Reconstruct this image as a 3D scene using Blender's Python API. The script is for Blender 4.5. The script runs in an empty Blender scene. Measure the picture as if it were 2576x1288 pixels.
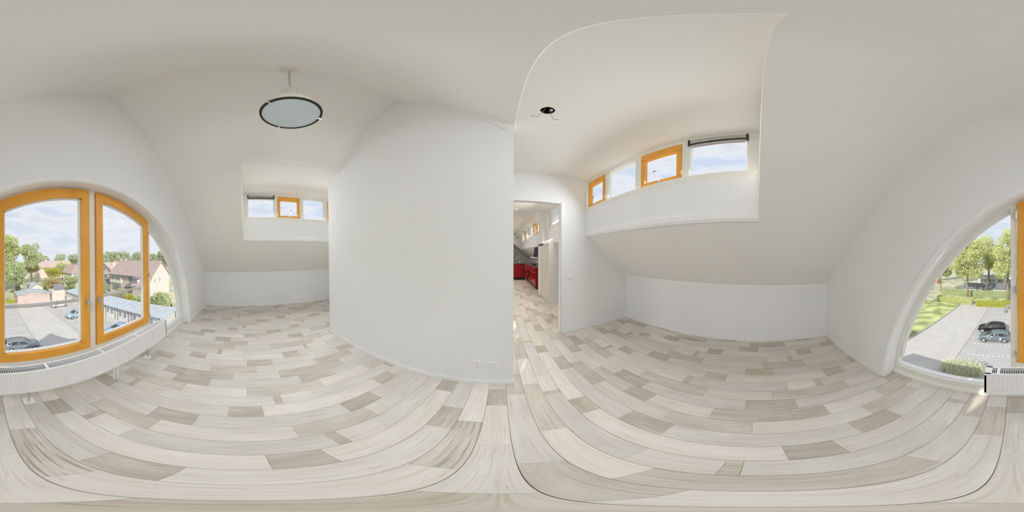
import bpy, math, random
from mathutils import Matrix, Vector
R = math.radians
rnd = random.Random(7)
scene = bpy.context.scene
COL = scene.collection

# ------------------------------------------------------------------ camera
cam = bpy.data.cameras.new('camera')
cam.type = 'PANO'
for holder in (cam, getattr(cam, 'cycles', None)):
    try:
        holder.panorama_type = 'EQUIRECTANGULAR'
    except Exception:
        pass
cam.clip_start = 0.02
cam.clip_end = 2000
camo = bpy.data.objects.new('camera', cam)
COL.objects.link(camo)
a, b, c = R(3.866), R(-0.755), R(-0.042)
RZ = Matrix(((math.cos(a), math.sin(a), 0), (-math.sin(a), math.cos(a), 0), (0, 0, 1)))
RX = Matrix(((1, 0, 0), (0, math.cos(b), -math.sin(b)), (0, math.sin(b), math.cos(b))))
RY = Matrix(((math.cos(c), 0, math.sin(c)), (0, 1, 0), (-math.sin(c), 0, math.cos(c))))
BASE = Matrix(((1, 0, 0), (0, 0, -1), (0, 1, 0)))
camo.matrix_world = Matrix.Translation((0, 0, 1.5)) @ (RZ @ RX @ RY @ BASE).to_4x4()
scene.camera = camo

# ------------------------------------------------------------------ colour management
vs = scene.view_settings
vs.view_transform = 'Standard'
vs.look = 'None'
vs.exposure = -0.05
vs.gamma = 1.0
vs.use_curve_mapping = False
scene.cycles.max_bounces = 10
scene.cycles.diffuse_bounces = 8
scene.cycles.glossy_bounces = 3
scene.cycles.use_adaptive_sampling = True
scene.cycles.adaptive_threshold = 0.03
scene.cycles.transparent_max_bounces = 16
scene.cycles.sample_clamp_indirect = 6.0
scene.cycles.use_denoising = True

# ------------------------------------------------------------------ world: hazy blue sky with clouds
world = bpy.data.worlds.new('sky')
scene.world = world
world.use_nodes = True
nt = world.node_tree
nt.nodes.clear()
N = nt.nodes.new
out = N('ShaderNodeOutputWorld')
bg = N('ShaderNodeBackground')
tc = N('ShaderNodeTexCoord')
sep = N('ShaderNodeSeparateXYZ')
nt.links.new(tc.outputs['Generated'], sep.inputs[0])
grad = N('ShaderNodeValToRGB')
grad.color_ramp.elements[0].position = 0.0
grad.color_ramp.elements[0].color = (0.77, 0.83, 0.93, 1)
grad.color_ramp.elements[1].position = 0.55
grad.color_ramp.elements[1].color = (0.66, 0.76, 0.94, 1)
nt.links.new(sep.outputs['Z'], grad.inputs[0])
mp = N('ShaderNodeMapping')
mp.inputs['Scale'].default_value = (2.2, 2.2, 7.5)
nt.links.new(tc.outputs['Generated'], mp.inputs[0])
cl = N('ShaderNodeTexNoise')
cl.inputs['Scale'].default_value = 1.9
cl.inputs['Detail'].default_value = 7
cl.inputs['Roughness'].default_value = 0.55
nt.links.new(mp.outputs[0], cl.inputs['Vector'])
cr = N('ShaderNodeValToRGB')
cr.color_ramp.elements[0].position = 0.40
cr.color_ramp.elements[0].color = (0, 0, 0, 1)
cr.color_ramp.elements[1].position = 0.56
cr.color_ramp.elements[1].color = (1, 1, 1, 1)
nt.links.new(cl.outputs['Fac'], cr.inputs[0])
cc = N('ShaderNodeValToRGB')
cc.color_ramp.elements[0].position = 0.45
cc.color_ramp.elements[0].color = (0.97, 0.98, 1.0, 1)
cc.color_ramp.elements[1].position = 0.72
cc.color_ramp.elements[1].color = (0.72, 0.77, 0.86, 1)
nt.links.new(cl.outputs['Fac'], cc.inputs[0])
mx = N('ShaderNodeMixRGB')
nt.links.new(cr.outputs[0], mx.inputs[0])
nt.links.new(grad.outputs[0], mx.inputs[1])
nt.links.new(cc.outputs[0], mx.inputs[2])
nt.links.new(mx.outputs[0], bg.inputs[0])
bg.inputs[1].default_value = 1.0
nt.links.new(bg.outputs[0], out.inputs[0])

# ------------------------------------------------------------------ sun, daylight coming in at the windows, an added kitchen fill
sd = bpy.data.lights.new('sun', 'SUN')
sd.energy = 4.0
sd.angle = R(0.53)
sd.color = (1.0, 0.95, 0.87)
so = bpy.data.objects.new('sun', sd)
COL.objects.link(so)
SUN = Vector((1.38, 3.75, 2.65)).normalized()
so.rotation_euler = SUN.to_track_quat('Z', 'Y').to_euler()
so.location = SUN * 60


def daylight(name, loc, direction, sx, sy, power, color=(1, 0.985, 0.96), spread=180):
    l = bpy.data.lights.new(name, 'AREA')
    l.shape = 'RECTANGLE'
    l.size = sx
    l.size_y = sy
    l.energy = power
    l.color = color
    l.spread = R(spread)
    o = bpy.data.objects.new(name, l)
    COL.objects.link(o)
    o.location = loc
    d = Vector(direction).normalized()
    z = -d
    x = Vector((0, 0, 1)).cross(z).normalized()
    y = z.cross(x)
    o.matrix_world = Matrix.Translation(loc) @ Matrix((x, y, z)).transposed().to_4x4()
    return o


daylight('daylight_arch_window', (-1.05, -1.29, 1.32), (0, 1, -0.35), 3.3, 1.35, 7.0, (0.84, 0.92, 1.0))
daylight('daylight_dormer_right', (1.46, 1.25, 2.66), (-1, 0, -0.75), 2.2, 0.48, 24.5, (0.91, 0.955, 1.0), 140)
daylight('daylight_dormer_left', (-3.59, 1.25, 2.66), (1, 0, -0.75), 2.2, 0.48, 24.5, (0.91, 0.955, 1.0), 140)
daylight('daylight_hall', (1.46, 4.4, 2.66), (-1, 0, -0.75), 1.0, 0.48, 34, (1.0, 0.95, 0.88), 140)
daylight('added_kitchen_fill', (-1.55, 8.8, 1.6), (1, 0, 0.0), 3.4, 1.25, 24, (1.0, 0.95, 0.88))  # fill light added to brighten the kitchen, set at an invented window
daylight('daylight_kitchen', (1.46, 9.2, 2.66), (-1, 0, -0.75), 5.6, 0.48, 34, (1.0, 0.93, 0.84), 140)

# ------------------------------------------------------------------ materials
MATS = {}


def new_mat(name):
    m = bpy.data.materials.new(name)
    m.use_nodes = True
    MATS[name] = m
    return m, m.node_tree.nodes, m.node_tree.links, m.node_tree.nodes['Principled BSDF']


def simple(name, col, rough=0.6, metal=0.0, var=0.04, scale=12.0, bump=0.0, bscale=80.0, spec=0.4):
    """plain colour with faint procedural mottling and optional fine relief"""
    m, n, l, p = new_mat(name)
    t = n.new('ShaderNodeTexCoord')
    no = n.new('ShaderNodeTexNoise')
    no.inputs['Scale'].default_value = scale
    no.inputs['Detail'].default_value = 0
    l.new(t.outputs['Object'], no.inputs['Vector'])
    r = n.new('ShaderNodeValToRGB')
    r.color_ramp.elements[0].position = 0.3
    r.color_ramp.elements[1].position = 0.7
    r.color_ramp.elements[0].color = tuple(max(0, x * (1 - var)) for x in col) + (1,)
    r.color_ramp.elements[1].color = tuple(min(1, x * (1 + var)) for x in col) + (1,)
    l.new(no.outputs['Fac'], r.inputs[0])
    l.new(r.outputs[0], p.inputs['Base Color'])
    p.inputs['Roughness'].default_value = rough
    p.inputs['Metallic'].default_value = metal
    p.inputs['Specular IOR Level'].default_value = spec
    if bump:
        nb = n.new('ShaderNodeTexNoise')
        nb.inputs['Scale'].default_value = bscale
        l.new(t.outputs['Object'], nb.inputs['Vector'])
        bp = n.new('ShaderNodeBump')
        bp.inputs['Strength'].default_value = bump
        bp.inputs['Distance'].default_value = 0.01
        l.new(nb.outputs['Fac'], bp.inputs['Height'])
        l.new(bp.outputs[0], p.inputs['Normal'])
    return m


simple('wall_white', (0.888, 0.893, 0.897), 0.85, var=0.012, scale=1.2, spec=0.0)
simple('ceiling_white', (0.895, 0.878, 0.832), 0.9, var=0.012, scale=1.0, spec=0.0)
simple('trim_white', (0.91, 0.907, 0.90), 0.45, var=0.01)
simple('frame_cream', (0.87, 0.85, 0.79), 0.4, var=0.015)
simple('sash_orange', (0.87, 0.41, 0.06), 0.38, var=0.05, scale=6)
simple('radiator_white', (0.88, 0.876, 0.868), 0.35, var=0.01)
simple('slot_dark', (0.05, 0.05, 0.06), 0.7)
simple('steel', (0.62, 0.62, 0.62), 0.3, metal=0.9, var=0.03)
simple('chrome', (0.75, 0.75, 0.75), 0.12, metal=1.0, var=0.01)
simple('plastic_white', (0.92, 0.92, 0.91), 0.35, var=0.01)
simple('black_rubber', (0.015, 0.015, 0.015), 0.5)
simple('black_gloss', (0.012, 0.012, 0.014), 0.12)
simple('lamp_cream', (0.78, 0.76, 0.66), 0.4, var=0.01)
simple('lamp_rim', (0.02, 0.02, 0.02), 0.4)
simple('lamp_glass', (0.66, 0.75, 0.77), 0.45, var=0.02, scale=4)
simple('cord_cream', (0.60, 0.55, 0.44), 0.6)
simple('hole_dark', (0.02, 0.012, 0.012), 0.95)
simple('wire_grey', (0.30, 0.29, 0.27), 0.6)
simple('blind_grey', (0.56, 0.54, 0.50), 0.7, var=0.06)
simple('blind_black', (0.02, 0.02, 0.02), 0.5)
simple('floor_base', (0.13, 0.11, 0.09), 0.9)
simple('kitchen_red', (0.33, 0.008, 0.012), 0.16, var=0.03, scale=3)
simple('worktop_grey', (0.16, 0.15, 0.14), 0.25, var=0.1, scale=60)
simple('door_cream', (0.86, 0.82, 0.72), 0.45, var=0.01)


def wood(name, light, dark, streak, contrast=0.5):
    m, n, l, p = new_mat(name)
    t = n.new('ShaderNodeTexCoord')
    oi = n.new('ShaderNodeObjectInfo')
    off = n.new('ShaderNodeMath')
    off.operation = 'MULTIPLY'
    off.inputs[1].default_value = 37.0
    l.new(oi.outputs['Random'], off.inputs[0])
    add = n.new('ShaderNodeVectorMath')
    l.new(t.outputs['Object'], add.inputs[0])
    comb = n.new('ShaderNodeCombineXYZ')
    l.new(off.outputs[0], comb.inputs[0])
    l.new(off.outputs[0], comb.inputs[1])
    l.new(comb.outputs[0], add.inputs[1])
    # broad clouds along the board
    m1 = n.new('ShaderNodeMapping')
    m1.inputs['Scale'].default_value = (7, 1.6, 1)
    l.new(add.outputs[0], m1.inputs[0])
    n1 = n.new('ShaderNodeTexNoise')
    n1.inputs['Scale'].default_value = 1.6
    n1.inputs['Detail'].default_value = 3
    l.new(m1.outputs[0], n1.inputs['Vector'])
    r1 = n.new('ShaderNodeValToRGB')
    r1.color_ramp.elements[0].position = 0.35
    r1.color_ramp.elements[0].color = dark + (1,)
    r1.color_ramp.elements[1].position = 0.66
    r1.color_ramp.elements[1].color = light + (1,)
    l.new(n1.outputs['Fac'], r1.inputs[0])
    # fine grain streaks
    m2 = n.new('ShaderNodeMapping')
    m2.inputs['Scale'].default_value = (130, 2.6, 1)
    l.new(add.outputs[0], m2.inputs[0])
    n2 = n.new('ShaderNodeTexNoise')
    n2.inputs['Scale'].default_value = 1.0
    n2.inputs['Detail'].default_value = 4
    n2.inputs['Distortion'].default_value = 0.6
    l.new(m2.outputs[0], n2.inputs['Vector'])
    r2 = n.new('ShaderNodeValToRGB')
    r2.color_ramp.elements[0].position = 0.30
    r2.color_ramp.elements[0].color = streak + (1,)
    r2.color_ramp.elements[1].position = 0.50
    r2.color_ramp.elements[1].color = (1, 1, 1, 1)
    l.new(n2.outputs['Fac'], r2.inputs[0])
    mu = n.new('ShaderNodeMixRGB')
    mu.blend_type = 'MULTIPLY'
    mu.inputs[0].default_value = contrast
    l.new(r1.outputs[0], mu.inputs[1])
    l.new(r2.outputs[0], mu.inputs[2])
    # sparse dark cracks and specks
    m3 = n.new('ShaderNodeMapping')
    m3.inputs['Scale'].default_value = (70, 5.0, 1)
    l.new(add.outputs[0], m3.inputs[0])
    n3 = n.new('ShaderNodeTexNoise')
    n3.inputs['Scale'].default_value = 1.0
    n3.inputs['Detail'].default_value = 3
    n3.inputs['Roughness'].default_value = 0.7
    l.new(m3.outputs[0], n3.inputs['Vector'])
    r3 = n.new('ShaderNodeValToRGB')
    r3.color_ramp.elements[0].position = 0.62
    r3.color_ramp.elements[0].color = (1, 1, 1, 1)
    r3.color_ramp.elements[1].position = 0.72
    r3.color_ramp.elements[1].color = (0.62, 0.54, 0.47, 1)
    l.new(n3.outputs['Fac'], r3.inputs[0])
    mu3 = n.new('ShaderNodeMixRGB')
    mu3.blend_type = 'MULTIPLY'
    mu3.inputs[0].default_value = 0.8
    l.new(mu.outputs[0], mu3.inputs[1])
    l.new(r3.outputs[0], mu3.inputs[2])
    mu = mu3
    hs = n.new('ShaderNodeHueSaturation')
    ma = n.new('ShaderNodeMapRange')
    ma.inputs[3].default_value = 0.93
    ma.inputs[4].default_value = 1.05
    l.new(oi.outputs['Random'], ma.inputs[0])
    l.new(ma.outputs[0], hs.inputs['Value'])
    l.new(mu.outputs[0], hs.inputs['Color'])
    l.new(hs.outputs[0], p.inputs['Base Color'])
    p.inputs['Roughness'].default_value = 0.5
    p.inputs['Specular IOR Level'].default_value = 0.3
    return m


wood('plank_light', (0.83, 0.79, 0.725), (0.755, 0.71, 0.64), (0.72, 0.655, 0.595), 0.45)
wood('plank_pale', (0.785, 0.75, 0.70), (0.71, 0.67, 0.615), (0.70, 0.65, 0.605), 0.5)
wood('plank_mid', (0.73, 0.68, 0.605), (0.62, 0.565, 0.49), (0.62, 0.55, 0.48), 0.55)
wood('plank_dark', (0.665, 0.61, 0.535), (0.545, 0.485, 0.41), (0.58, 0.51, 0.44), 0.55)
wood('plank_grain', (0.73, 0.685, 0.62), (0.59, 0.54, 0.475), (0.38, 0.32, 0.27), 0.8)


def glass(name, tint=(1, 1, 1), gloss=0.05):
    m, n, l, p = new_mat(name)
    n.remove(p)
    o = n['Material Output']
    tr = n.new('ShaderNodeBsdfTransparent')
    tr.inputs[0].default_value = tint + (1,)
    gl = n.new('ShaderNodeBsdfGlossy')
    gl.inputs['Roughness'].default_value = 0.02
    mi = n.new('ShaderNodeMixShader')
    mi.inputs[0].default_value = gloss
    l.new(tr.outputs[0], mi.inputs[1])
    l.new(gl.outputs[0], mi.inputs[2])
    l.new(mi.outputs[0], o.inputs[0])
    return m


glass('window_glass', (0.985, 0.99, 0.99), 0.004)


def brick(name, c1, c2, mortar, scale, rough=0.85, bw=0.5, rh=0.25, ax='xz'):
    m, n, l, p = new_mat(name)
    t = n.new('ShaderNodeTexCoord')
    v = t.outputs['Object']
    if ax != 'xy':
        s = n.new('ShaderNodeSeparateXYZ')
        l.new(v, s.inputs[0])
        k = n.new('ShaderNodeCombineXYZ')
        ad = n.new('ShaderNodeMath')
        l.new(s.outputs['X'], ad.inputs[0])
        l.new(s.outputs['Y'], ad.inputs[1])
        l.new(ad.outputs[0], k.inputs[0])
        l.new(s.outputs['Z'], k.inputs[1])
        v = k.outputs[0]
    br = n.new('ShaderNodeTexBrick')
    br.inputs['Color1'].default_value = c1 + (1,)
    br.inputs['Color2'].default_value = c2 + (1,)
    br.inputs['Mortar'].default_value = mortar + (1,)
    br.inputs['Scale'].default_value = scale
    br.inputs['Mortar Size'].default_value = 0.02
    br.inputs['Brick Width'].default_value = bw
    br.inputs['Row Height'].default_value = rh
    l.new(v, br.inputs['Vector'])
    no = n.new('ShaderNodeTexNoise')
    no.inputs['Scale'].default_value = 0.6
    no.inputs['Detail'].default_value = 6
    l.new(t.outputs['Object'], no.inputs['Vector'])
    mr = n.new('ShaderNodeMapRange')
    mr.inputs[3].default_value = 0.85
    mr.inputs[4].default_value = 1.15
    l.new(no.outputs['Fac'], mr.inputs[0])
    hs = n.new('ShaderNodeHueSaturation')
    l.new(mr.outputs[0], hs.inputs['Value'])
    l.new(br.outputs['Color'], hs.inputs['Color'])
    l.new(hs.outputs[0], p.inputs['Base Color'])
    p.inputs['Roughness'].default_value = rough
    return m


brick('paving_lane', (0.60, 0.57, 0.535), (0.54, 0.515, 0.48), (0.45, 0.43, 0.41), 2.4, ax='xy')
brick('paving_stall', (0.53, 0.51, 0.495), (0.47, 0.455, 0.44), (0.38, 0.37, 0.365), 2.4, ax='xy')
brick('brick_red', (0.58, 0.45, 0.41), (0.53, 0.41, 0.37), (0.58, 0.53, 0.50), 2.0)
brick('brick_pink', (0.70, 0.57, 0.52), (0.65, 0.52, 0.47), (0.68, 0.62, 0.58), 2.0)
brick('brick_grey', (0.50, 0.46, 0.44), (0.44, 0.41, 0.39), (0.56, 0.54, 0.52), 2.0)
brick('roof_tile', (0.54, 0.42, 0.39), (0.48, 0.375, 0.35), (0.34, 0.27, 0.25), 1.6, bw=0.35, rh=0.45)
brick('roof_tile_orange', (0.58, 0.36, 0.16), (0.50, 0.30, 0.13), (0.34, 0.2, 0.1), 1.6, bw=0.35, rh=0.45)
simple('roof_dark', (0.20, 0.205, 0.225), 0.7, var=0.12, scale=2)
simple('roof_metal', (0.46, 0.50, 0.54), 0.55, var=0.06, scale=1.2)
simple('render_white', (0.72, 0.71, 0.69), 0.8)
simple('door_white', (0.78, 0.78, 0.78), 0.5)
simple('pane_dark', (0.30, 0.33, 0.34), 0.08, var=0.15, scale=2)
simple('line_white', (0.85, 0.85, 0.85), 0.7)
simple('kerb_stone', (0.42, 0.40, 0.36), 0.85, var=0.08)
simple('grass', (0.42, 0.47, 0.20), 0.95, var=0.35, scale=0.5, bump=0.6, bscale=6)
simple('earth', (0.50, 0.50, 0.34), 0.95, var=0.18, scale=0.3)
simple('bark', (0.30, 0.25, 0.20), 0.9, var=0.25, scale=4)
simple('wood_fence', (0.42, 0.34, 0.27), 0.85, var=0.12)
simple('rail_white', (0.70, 0.70, 0.70), 0.4)
simple('facade_brick', (0.42, 0.30, 0.26), 0.9)
simple('skip_orange', (0.75, 0.22, 0.06), 0.6)


def leafy(name, c1, c2, c3):
    m, n, l, p = new_mat(name)
    g = n.new('ShaderNodeNewGeometry')
    r = n.new('ShaderNodeValToRGB')
    r.color_ramp.elements[0].color = c1 + (1,)
    r.color_ramp.elements[1].color = c3 + (1,)
    e = r.color_ramp.elements.new(0.5)
    e.color = c2 + (1,)
    l.new(g.outputs['Random Per Island'], r.inputs[0])
    l.new(r.outputs[0], p.inputs['Base Color'])
    p.inputs['Roughness'].default_value = 0.6
    tr = n.new('ShaderNodeBsdfTranslucent')
    l.new(r.outputs[0], tr.inputs[0])
    mi = n.new('ShaderNodeMixShader')
    mi.inputs[0].default_value = 0.4
    l.new(p.outputs[0], mi.inputs[1])
    l.new(tr.outputs[0], mi.inputs[2])
    l.new(mi.outputs[0], n['Material Output'].inputs[0])
    return m


leafy('leaf_lime', (0.58, 0.63, 0.31), (0.72, 0.75, 0.39), (0.83, 0.82, 0.48))
leafy('leaf_green', (0.48, 0.55, 0.32), (0.62, 0.68, 0.41), (0.75, 0.78, 0.51))
leafy('leaf_orange', (0.50, 0.50, 0.24), (0.64, 0.55, 0.30), (0.74, 0.53, 0.32))
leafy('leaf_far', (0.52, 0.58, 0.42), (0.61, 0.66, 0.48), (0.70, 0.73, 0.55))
leafy('leaf_yellow', (0.48, 0.52, 0.10), (0.62, 0.62, 0.14), (0.70, 0.66, 0.20))
leafy('leaf_sage', (0.66, 0.69, 0.50), (0.76, 0.78, 0.59), (0.84, 0.85, 0.68))


def paint(name, col, rough=0.25, metal=0.3):
    return simple(name, col, rough, metal, var=0.02, scale=2, spec=0.6)


paint('car_dark_grey', (0.24, 0.27, 0.30))
paint('car_slate', (0.20, 0.235, 0.27))
paint('car_black', (0.025, 0.026, 0.03))
paint('car_silver_blue', (0.40, 0.52, 0.60))
paint('car_white', (0.78, 0.78, 0.78))
paint('car_blue', (0.30, 0.45, 0.66))
simple('car_glass', (0.05, 0.06, 0.065), 0.06, spec=0.8)
simple('tyre', (0.03, 0.03, 0.03), 0.8)
simple('alloy', (0.62, 0.62, 0.62), 0.3, metal=0.7)
simple('tail_red', (0.55, 0.02, 0.02), 0.3)
simple('head_clear', (0.70, 0.72, 0.74), 0.15)


# ------------------------------------------------------------------ mesh helpers
class MB:
    def __init__(self):
        self.v = []
        self.f = []

    def add(self, vs, fs):
        k = len(self.v)
        self.v += [tuple(p) for p in vs]
        self.f += [tuple(k + i for i in f) for f in fs]
        return self

    def box(self, x0, x1, y0, y1, z0, z1):
        x0, x1 = min(x0, x1), max(x0, x1)
        y0, y1 = min(y0, y1), max(y0, y1)
        z0, z1 = min(z0, z1), max(z0, z1)
        return self.add([(x0, y0, z0), (x1, y0, z0), (x1, y1, z0), (x0, y1, z0), (x0, y0, z1), (x1, y0, z1), (x1, y1, z1), (x0, y1, z1)],
                        [(3, 2, 1, 0), (4, 5, 6, 7), (0, 1, 5, 4), (1, 2, 6, 5), (2, 3, 7, 6), (3, 0, 4, 7)])

    def cbox(self, cx, cy, cz, sx, sy, sz):
        return self.box(cx - sx / 2, cx + sx / 2, cy - sy / 2, cy + sy / 2, cz - sz / 2, cz + sz / 2)

    def prism(self, poly, ax, t0, t1):
        """poly in the plane across axis ax ('y': (x,z), 'x': (y,z), 'z': (x,y))"""
        n = len(poly)

        def P(p, t):
            return {'y': (p[0], t, p[1]), 'x': (t, p[0], p[1]), 'z': (p[0], p[1], t)}[ax]
        vs = [P(p, t0) for p in poly] + [P(p, t1) for p in poly]
        fs = [tuple(range(n)), tuple(range(2 * n - 1, n - 1, -1))]
        fs += [(i, i + n, (i + 1) % n + n, (i + 1) % n) for i in range(n)]
        return self.add(vs, fs)

    def tube(self, pts, r, n=8, cap=True):
        pts = [Vector(p) for p in pts]
        rs = r if isinstance(r, (list, tuple)) else [r] * len(pts)
        rings = []
        ref = None
        for i, p in enumerate(pts):
            t = (pts[min(i + 1, len(pts) - 1)] - pts[max(i - 1, 0)])
            t = t.normalized() if t.length > 1e-9 else Vector((0, 0, 1))
            if ref is None or abs(ref.dot(t)) > 0.95:
                ref = Vector((0, 0, 1)) if abs(t.z) < 0.9 else Vector((1, 0, 0))
            x = (ref - t * ref.dot(t)).normalized()
            ref = x
            y = t.cross(x)
            rings.append([p + (x * math.cos(2 * math.pi * j / n) + y * math.sin(2 * math.pi * j / n)) * rs[i] for j in range(n)])
        vs = [q for ring in rings for q in ring]
        fs = []
        for i in range(len(rings) - 1):
            for j in range(n):
                fs.append((i * n + j, i * n + (j + 1) % n, (i + 1) * n + (j + 1) % n, (i + 1) * n + j))
        if cap:
            fs.append(tuple(range(n - 1, -1, -1)))
            fs.append(tuple((len(rings) - 1) * n + j for j in range(n)))
        return self.add(vs, fs)

    def lathe(self, prof, c, n=32, ax='z', close=False):
        vs = []
        for r, h in prof:
            for j in range(n):
                ca, sa = math.cos(2 * math.pi * j / n) * r, math.sin(2 * math.pi * j / n) * r
                vs.append({'z': (c[0] + ca, c[1] + sa, c[2] + h), 'y': (c[0] + ca, c[1] + h, c[2] + sa), 'x': (c[0] + h, c[1] + ca, c[2] + sa)}[ax])
        fs = []
        m = len(prof)
        for i in range(m - 1 + (1 if close else 0)):
            for j in range(n):
                k = (i + 1) % m
                fs.append((i * n + j, i * n + (j + 1) % n, k * n + (j + 1) % n, k * n + j))
        if not close:
            if prof[0][0] > 1e-4:
                fs.append(tuple(range(n - 1, -1, -1)))
            if prof[-1][0] > 1e-4:
                fs.append(tuple((m - 1) * n + j for j in range(n)))
        return self.add(vs, fs)

    def mesh(self, name, mat, smooth=False):
        me = bpy.data.meshes.new(name)
        me.from_pydata(self.v, [], self.f)
        me.validate()
        me.materials.append(MATS[mat])
        if smooth:
            for p in me.polygons:
                p.use_smooth = True
            try:
                me.set_sharp_from_angle(angle=R(40))
            except Exception:
                pass
        return me

    def build(self, name, mat, parent=None, smooth=False, bevel=0.0, local=False):
        o = bpy.data.objects.new(name, self.mesh(name, mat, smooth))
        COL.objects.link(o)
        if parent is not None:
            o.parent = parent
            if not local:
                o.matrix_parent_inverse = WINV.get(parent.name, Matrix.Identity(4))
        if bevel:
            bv = o.modifiers.new('bevel', 'BEVEL')
            bv.width = bevel
            bv.segments = 2
            bv.limit_method = 'ANGLE'
        return o


WINV = {}


def thing(name, loc, label, cat, group=None, rotz=0.0):
    o = bpy.data.objects.new(name, None)
    o.empty_display_size = 0.1
    COL.objects.link(o)
    o.location = loc
    o.rotation_euler = (0, 0, rotz)
    if rotz == 0:
        WINV[o.name] = Matrix.Translation(-Vector(loc))
    tag(o, label, cat, group)
    return o


def tag(o, label, cat, group=None):
    o['label'] = label
    o['category'] = cat
    if group:
        o['group'] = group
    return o


def struct(o):
    o['kind'] = 'structure'
    return o


def sgroup(name, loc=(0, 0, 0)):
    o = bpy.data.objects.new(name, None)
    o.empty_display_size = 0.1
    COL.objects.link(o)
    o.location = loc
    WINV[o.name] = Matrix.Translation(-Vector(loc))
    return struct(o)


def copy_tree(o, parent=None):
    c_ = o.copy()
    COL.objects.link(c_)
    if parent is not None:
        c_.parent = parent
    for ch in list(o.children):
        copy_tree(ch, c_)
    return c_


# ------------------------------------------------------------------ room dimensions
UL, UR = -4.735, 2.606          # knee walls
WV, PV, BV = -1.188, 1.462, 2.69   # window wall, partition face, back wall
RU, RZT, KZ = -1.065, 3.93, 1.03   # ridge line and knee wall height
SL = (RZT - KZ) / (UR - RU)
DU = 1.55                       # dormer window plane (right); mirrored on the left
DUL = 2 * RU - DU
DZ = 2.99                       # dormer ceiling
END = 15.5                      # far end of the kitchen
KL = -1.6                       # left wall of the kitchen


def zr(u):
    return RZT - SL * abs(u - RU)


def mir(u):
    return 2 * RU - u


UT = RU + (RZT - DZ) / SL       # where the dormer ceiling meets the slope
ARC_C, ARC_R, ARC_Z = RU, 2.262, -0.026


def az(u, r=ARC_R):
    d = r * r - (u - ARC_C) ** 2
    return ARC_Z + math.sqrt(max(d, 0.0))


# ------------------------------------------------------------------ floor with planks
P, U0, PER = 0.1472, 0.044, 1.217
floor_o = struct(MB().box(UL - 0.15, UR + 0.15, -1.46, END, -0.22, -0.004).build('floor', 'floor_base'))
ROWS = {  # row index -> planks (start v, end v, tone) inside one repeat of the print
    -10: [(-0.004, 0.669, 'mid'), (0.669, 1.213, 'light')],
    -9: [(0.197, 0.257, 'dark'), (0.257, 0.52, 'light'), (0.52, 1.414, 'pale')],
    -8: [(-0.127, 0.098, 'dark'), (0.098, 0.70, 'light'), (0.70, 1.09, 'light')],
    -7: [(0.621, 0.914, 'dark'), (0.914, 1.838, 'pale')],
    -6: [(0.226, 0.723, 'mid'), (0.723, 1.443, 'light')],
    -5: [(0.344, 0.403, 'dark'), (0.403, 0.66, 'light'), (0.66, 1.561, 'pale')],
    -4: [(0.049, 0.249, 'dark'), (0.249, 1.266, 'light')],
    -3: [(-0.44, -0.171, 'dark'), (-0.171, 0.777, 'pale')],
    -2: [(0.368, 0.888, 'grain'), (0.888, 1.585, 'light')],
    -1: [(-0.10, 0.15, 'dark'), (0.15, 0.632, 'pale'), (0.632, 1.117, 'light')],
    0: [(0.064, 0.433, 'mid'), (0.433, 1.281, 'pale')],
    1: [(-0.452, 0.222, 'mid'), (0.222, 0.765, 'light')],
    2: [(0.018, 0.07, 'dark'), (0.07, 0.36, 'light'), (0.36, 1.235, 'pale')],
    3: [(-0.335, -0.118, 'dark'), (-0.118, 0.882, 'light')],
    4: [(0.411, 0.712, 'dark'), (0.712, 1.628, 'pale')],
    5: [(0.005, 0.514, 'mid'), (0.514, 1.222, 'light')],
    6: [(-0.477, -0.24, 'dark'), (-0.24, 0.267, 'mid'), (0.267, 0.74, 'light')],
    7: [(-0.301, 0.06, 'dark'), (0.06, 0.916, 'pale')],
}
planks = []
k0 = math.floor((UL - U0) / P)
k1 = math.ceil((UR - U0) / P)
for k in range(k0, k1):
    ua, ub = max(UL, U0 + P * k), min(UR, U0 + P * (k + 1))
    if ub - ua < 0.01:
        continue
    q = (k + 10) // 18
    base = ROWS[k - 18 * q]
    shift = -0.81 * q
    vmin = -1.345 if (-3.327 < ub and ua < 1.197) else WV
    for j in range(-14, 16):
        for (p0, p1, tone) in base:
            v0, v1 = p0 + shift + j * PER, p1 + shift + j * PER
            vmax = 10.5 if ua > 0.0 else (BV if ub < -0.25 else 3.6)
            if ua > 1.55:
                vmax = 4.62
            v0, v1 = max(v0, vmin), min(v1, vmax)
            if v1 - v0 < 0.012:
                continue
            planks.append((ua, ub, v0, v1, tone))


def pview(p):
    cu, cv = (p[0] + p[1]) / 2, (p[2] + p[3]) / 2
    hidden = (cv > 1.5 and cu < 0.05 and not (cu < -2.6 and cv < -cu * 0.59)) or (cv > 2.7 and cu > 1.04 and cu / cv > 0.395)
    d2 = cu * cu + cv * cv + 2.25
    return (1 if hidden else 0, -(p[1] - p[0]) * (p[3] - p[2]) * 1.5 / d2 ** 1.5)


planks.sort(key=pview)
gap = 0.0011
rest = {}
for i, (ua, ub, v0, v1, tone) in enumerate(planks):
    cu, cv = (ua + ub) / 2, (v0 + v1) / 2
    if i < 298:
        mb = MB().box(ua + gap - cu, ub - gap - cu, v0 + gap * .5 - cv, v1 - gap * .5 - cv, -0.004, 0.0)
        o = mb.build('plank', 'plank_' + tone, floor_o)
        o.location = (cu, cv, 0)
    else:
        rest.setdefault(tone, MB()).box(ua + gap, ub - gap, v0 + gap * .5, v1 - gap * .5, -0.004, 0.0)
for tone, mb in rest.items():
    o = mb.build('distant_planking', 'plank_' + tone, floor_o)
    o['kind'] = 'stuff'

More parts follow.
